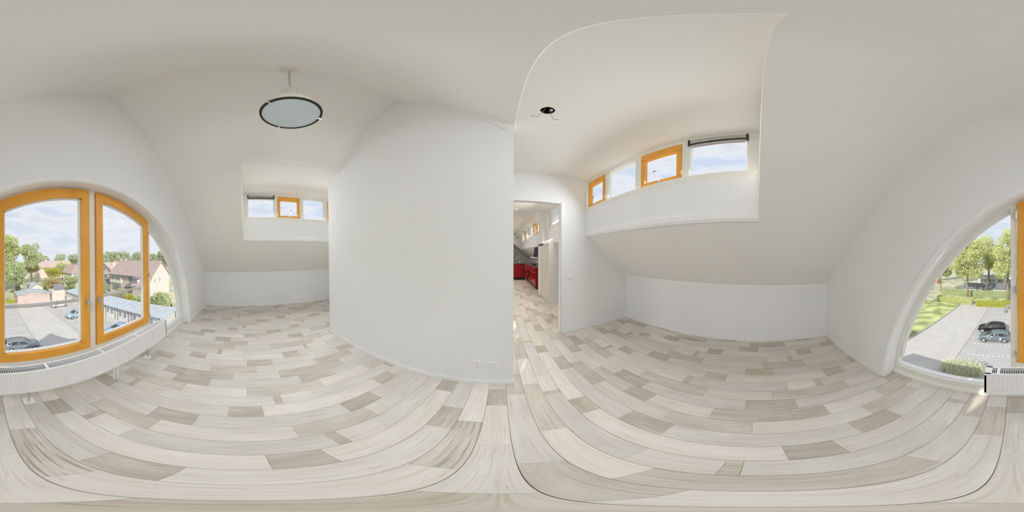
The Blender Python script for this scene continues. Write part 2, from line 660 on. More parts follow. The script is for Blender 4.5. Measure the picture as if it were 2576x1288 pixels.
# ------------------------------------------------------------------ walls
WT = 0.30
arc_pts = []
half = math.acos(min(1, -ARC_Z / ARC_R)) if ARC_Z < 0 else math.pi / 2
for i in range(65):
    t = math.pi * i / 64
    uu, zz = ARC_C + ARC_R * math.cos(t), ARC_Z + ARC_R * math.sin(t)
    if zz > 0.0:
        arc_pts.append((uu, zz))
arc_pts = [(ARC_C + math.sqrt(ARC_R ** 2 - ARC_Z ** 2), 0.0)] + arc_pts + [(ARC_C - math.sqrt(ARC_R ** 2 - ARC_Z ** 2), 0.0)]
# the gable wall round the arch, cut into a right and a left half so that each face stays simple
mbw = MB()
n_ = len(arc_pts)
outer = []
for (uu, zz) in arc_pts:   # matching points on the gable outline by angle
    t = math.atan2(zz, uu - ARC_C)
    dx, dz = math.cos(t), math.sin(t)
    cand = []
    if abs(dx) > 1e-6:
        W_ = (UR + 0.2 - RU) if dx > 0 else (RU - UL + 0.2)
        s1 = W_ / abs(dx)
        cand.append(s1)
    s2 = (RZT + 0.12) / (dz + SL * abs(dx)) if (dz + SL * abs(dx)) > 1e-6 else 99
    cand.append(s2)
    s = min(cand)
    outer.append((ARC_C + dx * s, dz * s))
for v_face in (WV,):
    for i in range(n_ - 1):
        a0, a1, b0, b1 = arc_pts[i], arc_pts[i + 1], outer[i], outer[i + 1]
        mbw.prism([a0, b0, b1, a1], 'y', WV, WV - WT)
struct(mbw.build('wall_window', 'wall_white'))
# knee walls
struct(MB().box(UR, UR + 0.2, WV - WT, END, 0, KZ + 0.02).build('wall_right', 'wall_white'))
struct(MB().box(UL - 0.2, UL, WV - WT, BV + 0.3, 0, KZ + 0.02).build('wall_left', 'wall_white'))
# back wall with the tall opening
lint = 2.43
JU = 1.04
JL = -0.25
mb = MB()
mb.prism([(JU, 0), (UR, 0), (UR, KZ), (DU, zr(DU)), (DU, DZ), (JU, DZ)], 'y', BV, BV + 0.08)
mb.prism([(JL, lint), (JU, lint), (JU, DZ), (UT, DZ), (JL, zr(JL))], 'y', BV, BV + 0.08)
mb.prism([(UL, 0), (JL, 0), (JL, zr(JL)), (RU, RZT), (mir(UT), DZ), (DUL, DZ), (DUL, zr(DUL)), (UL, KZ)], 'y', BV, BV + 0.08)
struct(mb.build('wall_back', 'wall_white'))
# partition
PL, PR = -2.585, 0.112
mb = MB()
mb.prism([(PL, 0), (PR, 0), (PR, zr(PR) + 0.01), (RU, RZT + 0.01), (mir(UT), DZ + 0.01), (PL, DZ + 0.01)], 'y', PV, PV + 0.1)
struct(mb.build('wall_partition', 'wall_white'))
# kitchen shell
struct(MB().box(KL - 0.1, KL, BV + 0.08, 7.0, 0, RZT).box(KL - 0.1, KL, 10.6, END, 0, RZT).box(KL - 0.1, KL, 7.0, 10.6, 0, 0.9).box(KL - 0.1, KL, 7.0, 10.6, 2.35, RZT).build('wall_kitchen', 'wall_white'))
added_win = sgroup('added_kitchen_window', (KL, 8.8, 0.9))  # unseen window, added only to carry the kitchen fill light
MB().box(KL - 0.09, KL - 0.02, 7.0, 10.6, 0.9, 0.97).box(KL - 0.09, KL - 0.02, 7.0, 10.6, 2.28, 2.35).box(KL - 0.09, KL - 0.02, 7.0, 7.07, 0.97, 2.28).box(KL - 0.09, KL - 0.02, 10.53, 10.6, 0.97, 2.28).build('frame', 'frame_cream', added_win)
MB().box(KL - 0.09, KL - 0.02, 8.77, 8.83, 0.97, 2.28).build('mullion', 'frame_cream', added_win)
for (v0, v1) in ((7.07, 8.77), (8.83, 10.53)):
    MB().box(KL - 0.06, KL - 0.054, v0, v1, 0.97, 2.28).build('pane', 'window_glass', added_win)
struct(MB().prism([(KL, 0), (UR, 0), (UR, KZ), (RU, RZT), (KL, zr(KL))], 'y', END, END + 0.2).build('wall_end', 'wall_white'))

# ------------------------------------------------------------------ ceiling: gable slopes broken by long dormers
CT = 0.22
V0R, V0L = -0.012, -0.038
DEND = 12.7
mb = MB()


def slope(mb_, u0, u1, va, vb, t=CT):
    mb_.prism([(u0, zr(u0)), (u1, zr(u1)), (u1, zr(u1) + t), (u0, zr(u0) + t)], 'y', va, vb)


slope(mb, RU, UR + 0.5, WV - WT, V0R)
slope(mb, RU, UT, V0R, END)
slope(mb, DU + 0.05, UR + 0.5, V0R, DEND)
slope(mb, UT, UR + 0.5, DEND, END)
slope(mb, UL - 0.5, RU, WV - WT, V0L)
slope(mb, mir(UT), RU, V0L, END)
slope(mb, UL - 0.5, DUL - 0.05, V0L, BV + 0.3)
# dormer ceilings; the right one is pierced by a round hole
HU, HV, HR = 0.344, 1.185, 0.056
mb.box(UT, HU - 0.1, V0R, DEND, DZ, DZ + 0.15)
mb.box(HU + 0.1, DU + 0.22, V0R, DEND, DZ, DZ + 0.15)
mb.box(HU - 0.1, HU + 0.1, V0R, HV - 0.1, DZ, DZ + 0.15)
mb.box(HU - 0.1, HU + 0.1, HV + 0.1, DEND, DZ, DZ + 0.15)
mb.box(DUL - 0.22, mir(UT), V0L, BV + 0.3, DZ, DZ + 0.15)
n = 24
vsq, vci = [], []
rr = random.Random(3)
for j in range(n):
    t = 2 * math.pi * j / n
    s = 0.1 / max(abs(math.cos(t)), abs(math.sin(t)))
    vsq.append((HU + s * math.cos(t), HV + s * math.sin(t), DZ))
    r_ = HR * rr.uniform(0.94, 1.05)
    vci.append((HU + r_ * math.cos(t), HV + r_ * math.sin(t), DZ))
vup = [(p[0], p[1], DZ + 0.12) for p in vci]
mb.add(vsq + vci + vup, [(j, (j + 1) % n, n + (j + 1) % n, n + j) for j in range(n)] + [(n + j, n + (j + 1) % n, 2 * n + (j + 1) % n, 2 * n + j) for j in range(n)])
# dormer cheeks
mb.prism([(UT, DZ + 0.02), (DU + 0.22, DZ + 0.02), (DU + 0.22, zr(DU + .22) + 0.002), (UT, zr(UT) + 0.002)], 'y', V0R - 0.1, V0R + 0.004)
mb.prism([(mir(UT), DZ + 0.02), (DUL - 0.22, DZ + 0.02), (DUL - 0.22, zr(DUL - .22) + 0.002), (mir(UT), zr(UT) + 0.002)], 'y', V0L - 0.1, V0L + 0.004)
mb.prism([(UT, DZ + 0.02), (DU + 0.22, DZ + 0.02), (DU + 0.22, zr(DU + .22) + 0.002), (UT, zr(UT) + 0.002)], 'y', DEND - 0.004, DEND + 0.1)
ceil = struct(mb.build('ceiling', 'ceiling_white'))
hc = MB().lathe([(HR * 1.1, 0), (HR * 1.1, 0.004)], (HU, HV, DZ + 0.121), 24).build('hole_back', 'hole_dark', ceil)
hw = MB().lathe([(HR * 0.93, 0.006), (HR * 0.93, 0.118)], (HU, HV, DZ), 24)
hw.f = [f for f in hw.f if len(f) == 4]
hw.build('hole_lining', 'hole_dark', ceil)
# dormer spandrel panels under the windows
SZ = 2.32
struct(MB().prism([(DU, zr(DU) - 0.03), (DU + 0.1, zr(DU) - 0.03), (DU + 0.1, SZ), (DU, SZ)], 'y', V0R, DEND).build('wall_dormer_right', 'wall_white'))
struct(MB().prism([(DUL, zr(DUL) - 0.03), (DUL - 0.1, zr(DUL) - 0.03), (DUL - 0.1, SZ), (DUL, SZ)], 'y', V0L, BV).build('wall_dormer_left', 'wall_white'))

# ------------------------------------------------------------------ trim and baseboards
TR = 0
def trim(mb_, mat='trim_white', bevel=0.0):
    global TR
    TR += 1
    return struct(mb_.build('trim_%d' % TR, mat, bevel=bevel))


mb = MB()      # architrave round the arch
steps = 72
def ring(mb_, r0, r1, v0, v1, tmin=0.0):
    for i in range(steps):
        t0, t1 = math.pi * i / steps, math.pi * (i + 1) / steps
        pts = []
        for r_, t_ in ((r0, t0), (r1, t0), (r1, t1), (r0, t1)):
            pts.append((ARC_C + r_ * math.cos(t_), max(0.0, ARC_Z + r_ * math.sin(t_))))
        mb_.prism(pts, 'y', v0, v1)


ring(mb, ARC_R - 0.004, ARC_R + 0.030, WV + 0.014, WV - 0.03)
ring(mb, ARC_R - 0.012, ARC_R - 0.003, WV + 0.004, WV - 0.06)
trim(mb)
for (ub, sgn) in ((UR, -1), (UL, 1)):   # knee wall caps
    mb = MB().box(ub, ub + sgn * 0.012, WV, BV, KZ - 0.055, KZ + 0.004)
    mb.box(ub, ub + sgn * 0.018, WV, BV, KZ - 0.012, KZ + 0.006)
    trim(mb)
trim(MB().box(DU, DU - 0.012, V0R, BV, zr(DU) - 0.004, zr(DU) + 0.055))
trim(MB().box(DUL, DUL + 0.014, V0L, BV, zr(DUL) - 0.004, zr(DUL) + 0.06))
# beads where the dormer ceilings meet the slope
trim(MB().prism([(UT - 0.045, zr(UT - 0.045)), (UT - 0.042, zr(UT - .042) - 0.004), (UT - 0.002, DZ - 0.003), (UT + 0.002, DZ)], 'y', V0R + 0.006, BV), 'ceiling_white')
trim(MB().prism([(mir(UT) + 0.04, zr(UT - 0.04)), (mir(UT) + 0.035, zr(UT - .035) - 0.012), (mir(UT) - 0.02, DZ - 0.014), (mir(UT) - 0.03, DZ)], 'y', V0L, BV))
# stub beam on the partition head
trim(MB().prism([(-0.40, zr(-0.40)), (0.119, zr(0.119)), (0.119, 2.862), (0.06, 2.862), (-0.40, zr(-0.40) - 0.02)], 'y', PV - 0.008, PV))
# casing of the tall opening
mb = MB().box(JU - 0.004, JU + 0.045, BV - 0.012, BV, 0, lint)
mb.box(JU - 0.012, JU, BV - 0.012, BV + 0.092, 0, lint)
mb.box(JL, JU, BV - 0.012, BV + 0.092, lint - 0.012, lint + 0.004)
trim(mb)


def baseboard(name, mb_):
    struct(mb_.build(name, 'trim_white', bevel=0.003))


bh, bt = 0.062, 0.013
baseboard('baseboard_right', MB().box(UR, UR - bt, WV, BV, 0, bh))
baseboard('baseboard_left', MB().box(UL, UL + bt, WV, BV, 0, bh))
baseboard('baseboard_window', MB().box(ARC_C + ARC_R + 0.03, UR - bt, WV, WV + bt, 0, bh).box(UL + bt, ARC_C - ARC_R - 0.03, WV, WV + bt, 0, bh)
          .box(ARC_C + ARC_R - 0.012, ARC_C + ARC_R, WV - 0.165, WV, 0, bh).box(ARC_C - ARC_R, ARC_C - ARC_R + 0.012, WV - 0.165, WV, 0, bh))
baseboard('baseboard_partition', MB().box(PL - bt, PR, PV - bt, PV, 0, bh).box(PL - bt, PL, PV - bt, PV + 0.1, 0, bh).box(PR, PR + 0.006, PV - bt, PV + 0.1, 0, bh))
baseboard('baseboard_back', MB().box(JU + 0.045, UR - bt, BV - bt, BV, 0, bh * 0.6))

# ------------------------------------------------------------------ the arched window
FV, FD = -1.36, 0.085           # inner face and depth of the fixed frame
win = sgroup('window_1', (ARC_C, FV, 0))
GB = 0.135
mb = MB()
ring(mb, ARC_R - 0.036, ARC_R + 0.02, FV, FV - FD)
mb.box(ARC_C - ARC_R, ARC_C + ARC_R, FV + 0.002, FV - FD - 0.001, 0, GB)
mb.build('frame', 'frame_cream', win)
MB().prism([(FV + 0.035, 0), (FV + 0.035, 0.04), (FV + 0.018, 0.052), (FV, 0.06), (FV, 0)], 'x', ARC_C - ARC_R + 0.015, ARC_C + ARC_R - 0.015).build('sill', 'frame_cream', win)
MC = -0.998
for (m0, m1) in ((-1.034, -0.958), (-0.032, 0.020), (-2.045, -1.990)):
    MB().prism([(m0, GB), (m1, GB), (m1, az(m1, ARC_R - .02)), (m0, az(m0, ARC_R - .02))], 'y', FV + 0.003, FV - FD - 0.002).build('mullion', 'frame_cream', win)
for (m0, m1) in ((-0.958, -0.032), (-1.990, -1.034)):
    MB().box(m0, m1, FV, FV - FD, 0.435, 0.492).build('transom', 'frame_cream', win)
    MB().box(m0, m1, FV - 0.050, FV - 0.056, GB, 0.435).build('pane', 'window_glass', win)
# side lights
for s in (1, -1):
    u_in = 0.020 if s > 0 else -2.045
    u_out = ARC_C + s * (ARC_R - 0.036)
    poly = [(u_in, GB)]
    ts = [u_in + (u_out - u_in) * i / 30 for i in range(31)]
    for t in ts[:-1]:
        poly.append((t, az(t, ARC_R - 0.034)))
    poly.append((ARC_C + s * math.sqrt((ARC_R - 0.034) ** 2 - (GB - ARC_Z) ** 2), GB)) if True else None
    poly = [p for p in poly if p[1] >= GB - 1e-6]
    MB().prism(poly, 'y', FV - 0.050, FV - 0.056).build('pane', 'window_glass', win)
    # white glazing bead following the arc and the bottom
    mb = MB()
    for i in range(30):
        t0, t1 = ts[i], ts[i + 1]
        z0, z1 = az(t0, ARC_R - 0.036), az(t1, ARC_R - 0.036)
        if z1 < GB:
            continue
        y0, y1 = az(t0, ARC_R - 0.056), az(t1, ARC_R - 0.056)
        if abs(t1 - ARC_C) > ARC_R - 0.058 or abs(t0 - ARC_C) > ARC_R - 0.058:
            continue
        mb.prism([(t0, z0), (t1, z1), (t1, y1), (t0, y0)], 'y', FV - 0.03, FV - FD)
    mb.box(u_in, ARC_C + s * (ARC_R - 0.04), FV - 0.03, FV - FD, GB, GB + 0.016)
    mb.build('bead', 'trim_white', win)


def sash(u0, u1, handle_u, hinge_u):
    """orange arched casement between u0 (right) and u1 (left)"""
    lo, hi = min(u0, u1), max(u0, u1)
    w, r_o, r_i = 0.088, ARC_R - 0.020, ARC_R - 0.114
    zb, zt = 0.497, 0.590
    va, vb = FV + 0.022, FV - 0.055
    mb = MB()
    mb.box(lo, hi, va, vb, zb, zt)
    for (x0, x1) in ((lo, lo + w), (hi - w, hi)):
        N_ = 4
        for i in range(N_):
            t0, t1 = x0 + (x1 - x0) * i / N_, x0 + (x1 - x0) * (i + 1) / N_
            mb.prism([(t0, zt), (t1, zt), (t1, az(t1, r_o)), (t0, az(t0, r_o))], 'y', va, vb)
    N_ = 24
    for i in range(N_):
        t0, t1 = lo + w + (hi - lo - 2 * w) * i / N_, lo + w + (hi - lo - 2 * w) * (i + 1) / N_
        mb.prism([(t0, az(t0, r_i)), (t1, az(t1, r_i)), (t1, az(t1, r_o)), (t0, az(t0, r_o))], 'y', va, vb)
    s = mb.build('sash', 'sash_orange', win)
    gp = [(lo + w, zt), (hi - w, zt)] + [(hi - w - (hi - lo - 2 * w) * i / N_, az(hi - w - (hi - lo - 2 * w) * i / N_, r_i)) for i in range(N_ + 1)]
    MB().prism(gp, 'y', FV - 0.022, FV - 0.028).build('pane', 'window_glass', s)
    # pale glazing bead
    mb = MB()
    bw = 0.010
    bd0, bd1 = FV - 0.008, FV - 0.05
    mb.box(lo + w, hi - w, bd0, bd1, zt, zt + bw)
    mb.box(lo + w, lo + w + bw, bd0, bd1, zt, az(lo + w + bw, r_i) - 0.002)
    mb.box(hi - w - bw, hi - w, bd0, bd1, zt, az(hi - w - bw, r_i) - 0.002)
    for i in range(N_):
        t0, t1 = lo + w + (hi - lo - 2 * w) * i / N_, lo + w + (hi - lo - 2 * w) * (i + 1) / N_
        mb.prism([(t0, az(t0, r_i - bw)), (t1, az(t1, r_i - bw)), (t1, az(t1, r_i)), (t0, az(t0, r_i))], 'y', bd0, bd1)
    mb.build('bead', 'frame_cream', s)
    # handle: rose, neck and hanging lever
    hz = 1.06
    mb = MB().box(handle_u - 0.014, handle_u + 0.014, va, va + 0.010, hz - 0.034, hz + 0.034)
    mb.tube([(handle_u, va, hz), (handle_u, va + 0.045, hz)], 0.009, 10)
    mb.tube([(handle_u, va + 0.040, hz + 0.006), (handle_u, va + 0.046, hz - 0.03), (handle_u, va + 0.042, hz - 0.075), (handle_u, va + 0.036, hz - 0.115)], [0.011, 0.010, 0.0085, 0.006], 10)
    mb.build('handle', 'steel', s, smooth=True)
    for hz in (0.60, 1.24, min(1.86, az(hinge_u, r_o) - 0.1)):
        mb = MB().tube([(hinge_u, va + 0.004, hz - 0.032), (hinge_u, va + 0.004, hz + 0.032)], 0.008, 8)
        mb.box(hinge_u - 0.013, hinge_u + 0.013, va - 0.01, va + 0.002, hz - 0.024, hz + 0.024)
        mb.build('hinge', 'steel', s)
    return s


sash(-0.036, -0.952, -0.918, -0.024)
sash(-1.040, -1.986, -1.062, -1.998)

# ------------------------------------------------------------------ dormer strip windows
WZ0, WZ1 = 2.395, 2.935


def dormer_window(name, up, sgn, bays, va, vb):
    """up: inner face; sgn +1 faces the right side, -1 the left; bays: (v0, v1, 'fixed'|'vent')"""
    g = sgroup(name, (up, (va + vb) / 2, SZ))
    f0, f1 = up + sgn * 0.03, up + sgn * 0.10
    mb = MB().box(up - sgn * 0.0, f1, va, vb, SZ, WZ0)
    mb.box(f0, f1, va, vb, WZ1, DZ)
    mb.box(f0, f1, va, bays[0][0], WZ0, WZ1)
    mb.box(f0, f1, bays[-1][1], vb, WZ0, WZ1)
    mb.build('frame', 'frame_cream', g)
    for i in range(len(bays) - 1):
        MB().box(f0, f1, bays[i][1], bays[i + 1][0], WZ0, WZ1).build('mullion', 'frame_cream', g)
    for (v0, v1, kind) in bays:
        if kind == 'fixed':
            x = f0 + sgn * 0.045
            MB().box(x, x + sgn * 0.006, v0, v1, WZ0, WZ1).build('pane', 'window_glass', g)
            b_ = 0.014
            mb = MB().box(f0 + sgn * 0.015, f1, v0, v0 + b_, WZ0, WZ1).box(f0 + sgn * 0.015, f1, v1 - b_, v1, WZ0, WZ1)
            mb.box(f0 + sgn * 0.015, f1, v0, v1, WZ0, WZ0 + b_).box(f0 + sgn * 0.015, f1, v0, v1, WZ1 - b_, WZ1)
            mb.build('bead', 'trim_white', g)
        else:
            w = 0.062
            e = 0.004
            h0, h1 = f0 - sgn * 0.008, f0 + sgn * 0.05
            mb = MB().box(h0, h1, v0 + e, v1 - e, WZ0 + e, WZ0 + 0.052).box(h0, h1, v0 + e, v1 - e, WZ1 - w - 0.045, WZ1 - e)
            mb.box(h0, h1, v0 + e, v0 + w, WZ0 + 0.05, WZ1 - w - 0.04).box(h0, h1, v1 - w, v1 - e, WZ0 + 0.05, WZ1 - w - 0.04)
            s = mb.build('sash', 'sash_orange', g)
            x = f0 + sgn * 0.02
            MB().box(x, x + sgn * 0.006, v0 + w, v1 - w, WZ0 + 0.052, WZ1 - w - 0.045).build('pane', 'window_glass', s)
            vm = (v0 + v1) / 2
            mb = MB().tube([(h0 - sgn * 0.012, vm, WZ0 + 0.012), (h0 - sgn * 0.045, vm + 0.022, WZ0 + 0.09), (h0 - sgn * 0.03, vm + 0.045, WZ0 + 0.175)], 0.007, 8)
            mb.cbox(h0 - sgn * 0.030, vm + 0.047, WZ0 + 0.18, 0.014, 0.045, 0.012)
            mb.cbox(h0 - sgn * 0.006, vm, WZ0 + 0.012, 0.02, 0.07, 0.016)
            mb.build('stay_arm', 'steel', s, smooth=True)
    return g


dormer_window('window_2', DU, 1, [(0.10, 0.715, 'fixed'), (0.80, 1.375, 'vent'), (1.475, 2.075, 'fixed'), (2.14, 2.66, 'vent')], V0R, BV)
dormer_window('window_3', DUL, -1, [(0.075, 0.685, 'fixed'), (0.765, 1.31, 'vent'), (1.395, 1.975, 'fixed'), (2.07, 2.62, 'vent')], V0L, BV)
dormer_window('window_4', DU, 1, [(4.1, 4.95, 'fixed')], BV + 0.08, 5.40)
dormer_window('window_5', DU, 1, [(5.95, 6.45, 'fixed'), (6.55, 7.15, 'vent'), (7.3, 7.9, 'vent'), (8.05, 8.75, 'fixed')], 5.75, 9.2)
dormer_window('window_6', DU, 1, [(9.5, 10.2, 'fixed'), (10.35, 10.95, 'vent'), (11.1, 12.3, 'fixed')], 9.2, DEND)


def blind(up, sgn, v0, v1, label):
    t = thing('pleated_blind', (up + sgn * 0.03, (v0 + v1) / 2, WZ1), label, 'blind', None)
    x0, x1 = up + sgn * 0.004, up + sgn * 0.036
    z = WZ1 + 0.012
    mb = MB()
    for i in range(8):
        zz = z - 0.004 - i * 0.0076
        mb.prism([(x0 + sgn * 0.002, zz), (x1, zz - 0.0028), (x0 + sgn * 0.002, zz - 0.0060)], 'y', v0 + 0.016, v1 - 0.016)
    mb.build('pleats', 'blind_grey', t)
    MB().box(x0, x1, v0, v1, z - 0.088, z - 0.066).build('bottom_rail', 'blind_black', t)
    MB().box(x0 + sgn * 0.004, x1, v0 + 0.01, v1 - 0.01, z - 0.104, z - 0.089).build('fabric_edge', 'blind_grey', t)
    MB().box(x0, x1, v0 + 0.03, v1 - 0.006, z - 0.116, z - 0.106).build('handle_rail', 'steel', t)
    for e0, e1 in ((v0 - 0.006, v0 + 0.014), (v1 - 0.014, v1 + 0.006)):
        MB().box(x0 - sgn * 0.004, x1, e0, e1, z - 0.09, z + 0.002).build('end_cap', 'blind_black', t)


blind(DU, 1, 0.105, 0.712, 'folded grey pleated blind over the dormer window beside the bare ceiling wires')
blind(DUL, -1, 0.08, 0.682, 'folded grey pleated blind over the dormer window beyond the pendant lamp')

m, n, l, p = new_mat('sheer')
tl = n.new('ShaderNodeBsdfTranslucent')
tl.inputs[0].default_value = (0.92, 0.93, 0.95, 1)
mi = n.new('ShaderNodeMixShader')
mi.inputs[0].default_value = 0.65
p.inputs['Base Color'].default_value = (0.9, 0.9, 0.92, 1)
l.new(p.outputs[0], mi.inputs[1])
l.new(tl.outputs[0], mi.inputs[2])
l.new(mi.outputs[0], n['Material Output'].inputs[0])
t = thing('sheer_blind', (DU + 0.05, 4.52, WZ1), 'closed translucent white blind in the hall window behind the opening', 'blind')
mb = MB()
for i in range(16):
    v = 4.115 + 0.82 * i / 16
    mb.prism([(DU + 0.045, v), (DU + 0.045, v + 0.05), (DU + 0.048, v + 0.05), (DU + 0.048, v)], 'z', WZ0 + 0.015, WZ1 - 0.012)
mb.build('lamellae', 'sheer', t)
MB().box(DU + 0.038, DU + 0.054, 4.11, 4.94, WZ1 - 0.016, WZ1).build('head_rail', 'trim_white', t)

# ------------------------------------------------------------------ radiator
RV0, RV1, RZ0, RZ1, RUA, RUB = -1.112, -1.222, 0.262, 0.532, 0.195, -2.095
rad = thing('panel_radiator', ((RUA + RUB) / 2, (RV0 + RV1) / 2, 0), 'low white panel radiator on feet in front of the arched window', 'radiator')
mb = MB()
pts = []
nr = 70
L_ = RUA - RUB - 0.06
for i in range(nr):
    x = RUA - 0.03 - L_ * i / nr
    s = L_ / nr
    pts += [(x, RV0 - 0.004), (x - s * 0.62, RV0 - 0.004), (x - s * 0.72, RV0 - 0.0075), (x - s * 0.90, RV0 - 0.0075)]
pts = [(RUA, RV0), (RUA - 0.028, RV0)] + pts + [(RUB + 0.028, RV0), (RUB, RV0)]
vsb = [(x, y, RZ0 + 0.02) for x, y in pts] + [(x, y, RZ1 - 0.02) for x, y in pts]
m_ = len(pts)
mb.add(vsb, [(i, i + 1, m_ + i + 1, m_ + i) for i in range(m_ - 1)])
mb.box(RUB, RUA, RV0 - 0.012, RV0 - 0.001, RZ0, RZ0 + 0.021)
mb.box(RUB, RUA, RV0 - 0.012, RV0 - 0.001, RZ1 - 0.021, RZ1 - 0.004)
mb.build('front_panel', 'radiator_white', rad)
MB().box(RUB, RUA, RV1, RV1 + 0.012, RZ0, RZ1 - 0.004).build('back_panel', 'radiator_white', rad)
MB().box(RUA - 0.014, RUA + 0.001, RV1, RV0, RZ0 + 0.004, RZ1).build('side_panel', 'radiator_white', rad)
MB().box(RUB - 0.001, RUB + 0.014, RV1, RV0, RZ0 + 0.004, RZ1).build('side_panel', 'radiator_white', rad)
MB().box(RUB + 0.02, RUA - 0.02, RV1 + 0.013, RV0 - 0.013, RZ0 + 0.03, RZ1 - 0.035).build('convector', 'slot_dark', rad)
mb = MB().box(RUB, RUA, RV0 - 0.014, RV0 + 0.001, RZ1 - 0.003, RZ1 + 0.002).box(RUB, RUA, RV1 - 0.001, RV1 + 0.014, RZ1 - 0.003, RZ1 + 0.002)
mb.box(RUA - 0.045, RUA + 0.001, RV1, RV0, RZ1 - 0.003, RZ1 + 0.002).box(RUB - 0.001, RUB + 0.045, RV1, RV0, RZ1 - 0.003, RZ1 + 0.002)
x = RUA - 0.045
i = 0
while x > RUB + 0.05:
    wbar = 0.026 if i in (3, 45, 87, 129) else 0.0045
    mb.box(x - wbar, x, RV1, RV0, RZ1 - 0.004, RZ1 + 0.0015)
    x -= wbar + 0.0075
    i += 1
mb.build('top_grille', 'radiator_white', rad)
for fu in (-0.296, -1.745):
    f = MB().box(fu - 0.045, fu + 0.045, -1.255, -1.165, 0.0, 0.014).build('foot', 'plastic_white', rad, bevel=0.003)
    MB().tube([(fu, -1.205, 0.012), (fu, -1.205, RZ0 + 0.03)], 0.009, 10).build('foot_stem', 'steel', f)
mb = MB().tube([(-1.12, -1.18, 0.0), (-1.12, -1.18, RZ0 + 0.02)], 0.011, 10).tube([(-1.17, -1.18, 0.0), (-1.17, -1.18, RZ0 + 0.02)], 0.011, 10)
mb.cbox(-1.145, -1.18, RZ0 - 0.03, 0.09, 0.035, 0.04)
mb.build('valve_pipe', 'plastic_white', rad, smooth=True)

# ------------------------------------------------------------------ pendant lamp at the ridge
LX, LY, LZ = -1.065, 0.326, 2.812
lamp = thing('pendant_lamp', (LX, LY, RZT), 'cream dome pendant lamp with black rim and frosted glass under the ridge', 'lamp')
MB().lathe([(0.0, RZT - 0.058), (0.02, RZT - 0.056), (0.055, RZT - 0.035), (0.068, RZT - 0.012), (0.068, RZT + 0.0)], (LX, LY, 0), 32).build('canopy', 'lamp_cream', lamp, smooth=True)
mb = MB()
co = [(LX + 0.004 * math.cos(i * 1.1), LY + 0.004 * math.sin(i * 1.1), 3.385 + (RZT - 0.055 - 3.385) * i / 110) for i in range(111)]
mb.tube(co, 0.0045, 6)
mb.build('cord', 'cord_cream', lamp, smooth=True)
mb = MB()
for s in (1, -1):
    mb.tube([(LX, LY, 3.385), (LX + s * 0.004, LY + s * 0.025, 3.376), (LX + s * 0.006, LY + s * 0.046, 3.345), (LX + s * 0.008, LY + s * 0.055, 3.28), (LX + s * 0.008, LY + s * 0.054, 3.075)], 0.0052, 8)
mb.build('bracket', 'lamp_cream', lamp, smooth=True)
MB().lathe([(0.0, 3.318), (0.024, 3.316), (0.032, 3.302), (0.034, 3.25), (0.036, 3.08)], (LX, LY, 0), 32).build('neck', 'lamp_cream', lamp, smooth=True)
prof = [(0.034, 3.105), (0.06, 3.092), (0.10, 3.062), (0.14, 3.01), (0.172, 2.95), (0.196, 2.88), (0.206, 2.845), (0.207, LZ + 0.006)]
sh = MB().lathe(prof + [(r - 0.006, z - 0.004) for r, z in reversed(prof)], (LX, LY, 0), 48, close=True).build('shade', 'lamp_cream', lamp, smooth=True)
rimo = MB().lathe([(0.199, LZ - 0.006), (0.214, LZ - 0.006), (0.216, LZ + 0.012), (0.201, LZ + 0.014)], (LX, LY, 0), 64, close=True).build('rim', 'lamp_rim', lamp, smooth=True)
MB().lathe([(0.0, LZ - 0.003), (0.201, LZ - 0.001), (0.201, LZ + 0.003), (0.0, LZ + 0.003)], (LX, LY, 0), 48).build('diffuser', 'lamp_glass', lamp, smooth=True)
for t in (3.36, 1.47, -0.94):
    ca, sa = math.cos(t), math.sin(t)
    mb = MB().tube([(LX + ca * 0.200, LY + sa * 0.194, LZ - 0.009), (LX + ca * 0.220, LY + sa * 0.220, LZ - 0.006), (LX + ca * 0.222, LY + sa * 0.222, LZ + 0.022), (LX + ca * 0.212, LY + sa * 0.212, LZ + 0.03)], 0.0075, 8)
    mb.build('clip', 'chrome', lamp, smooth=True)

# ------------------------------------------------------------------ bare wires in the ceiling hole
wt = thing('ceiling_wires', (HU, HV, DZ), 'bare grey electric wires dangling from the round hole in the ceiling', 'wires')
for (d, ln) in (((-0.92, 0.1), 0.115), ((0.85, 0.25), 0.085)):
    pts = [(HU - 0.004 + d[0] * ln * s, HV - 0.01 + d[1] * ln * s, DZ + 0.10 - 0.25 * (1 - (1 - s) ** 2.0) - (0 if s < 0.75 else -0.03 * (s - 0.75) * 4)) for s in [i / 12 for i in range(13)]]
    MB().tube(pts, 0.0022, 6).build('wire', 'wire_grey', wt, smooth=True)
    e = Vector(pts[-1])
    MB().tube([e, e + Vector((d[0] * 0.022, d[1] * 0.02, 0.004))], 0.004, 6).tube([e + Vector((0, 0, 0.006)), e + Vector((d[0] * 0.026, d[1] * 0.02, 0.012))], 0.002, 6).build('terminal', 'steel', wt)
MB().cbox(HU + 0.03, HV, DZ + 0.03, 0.02, 0.026, 0.03).build('conduit_clip', 'plastic_white', wt)

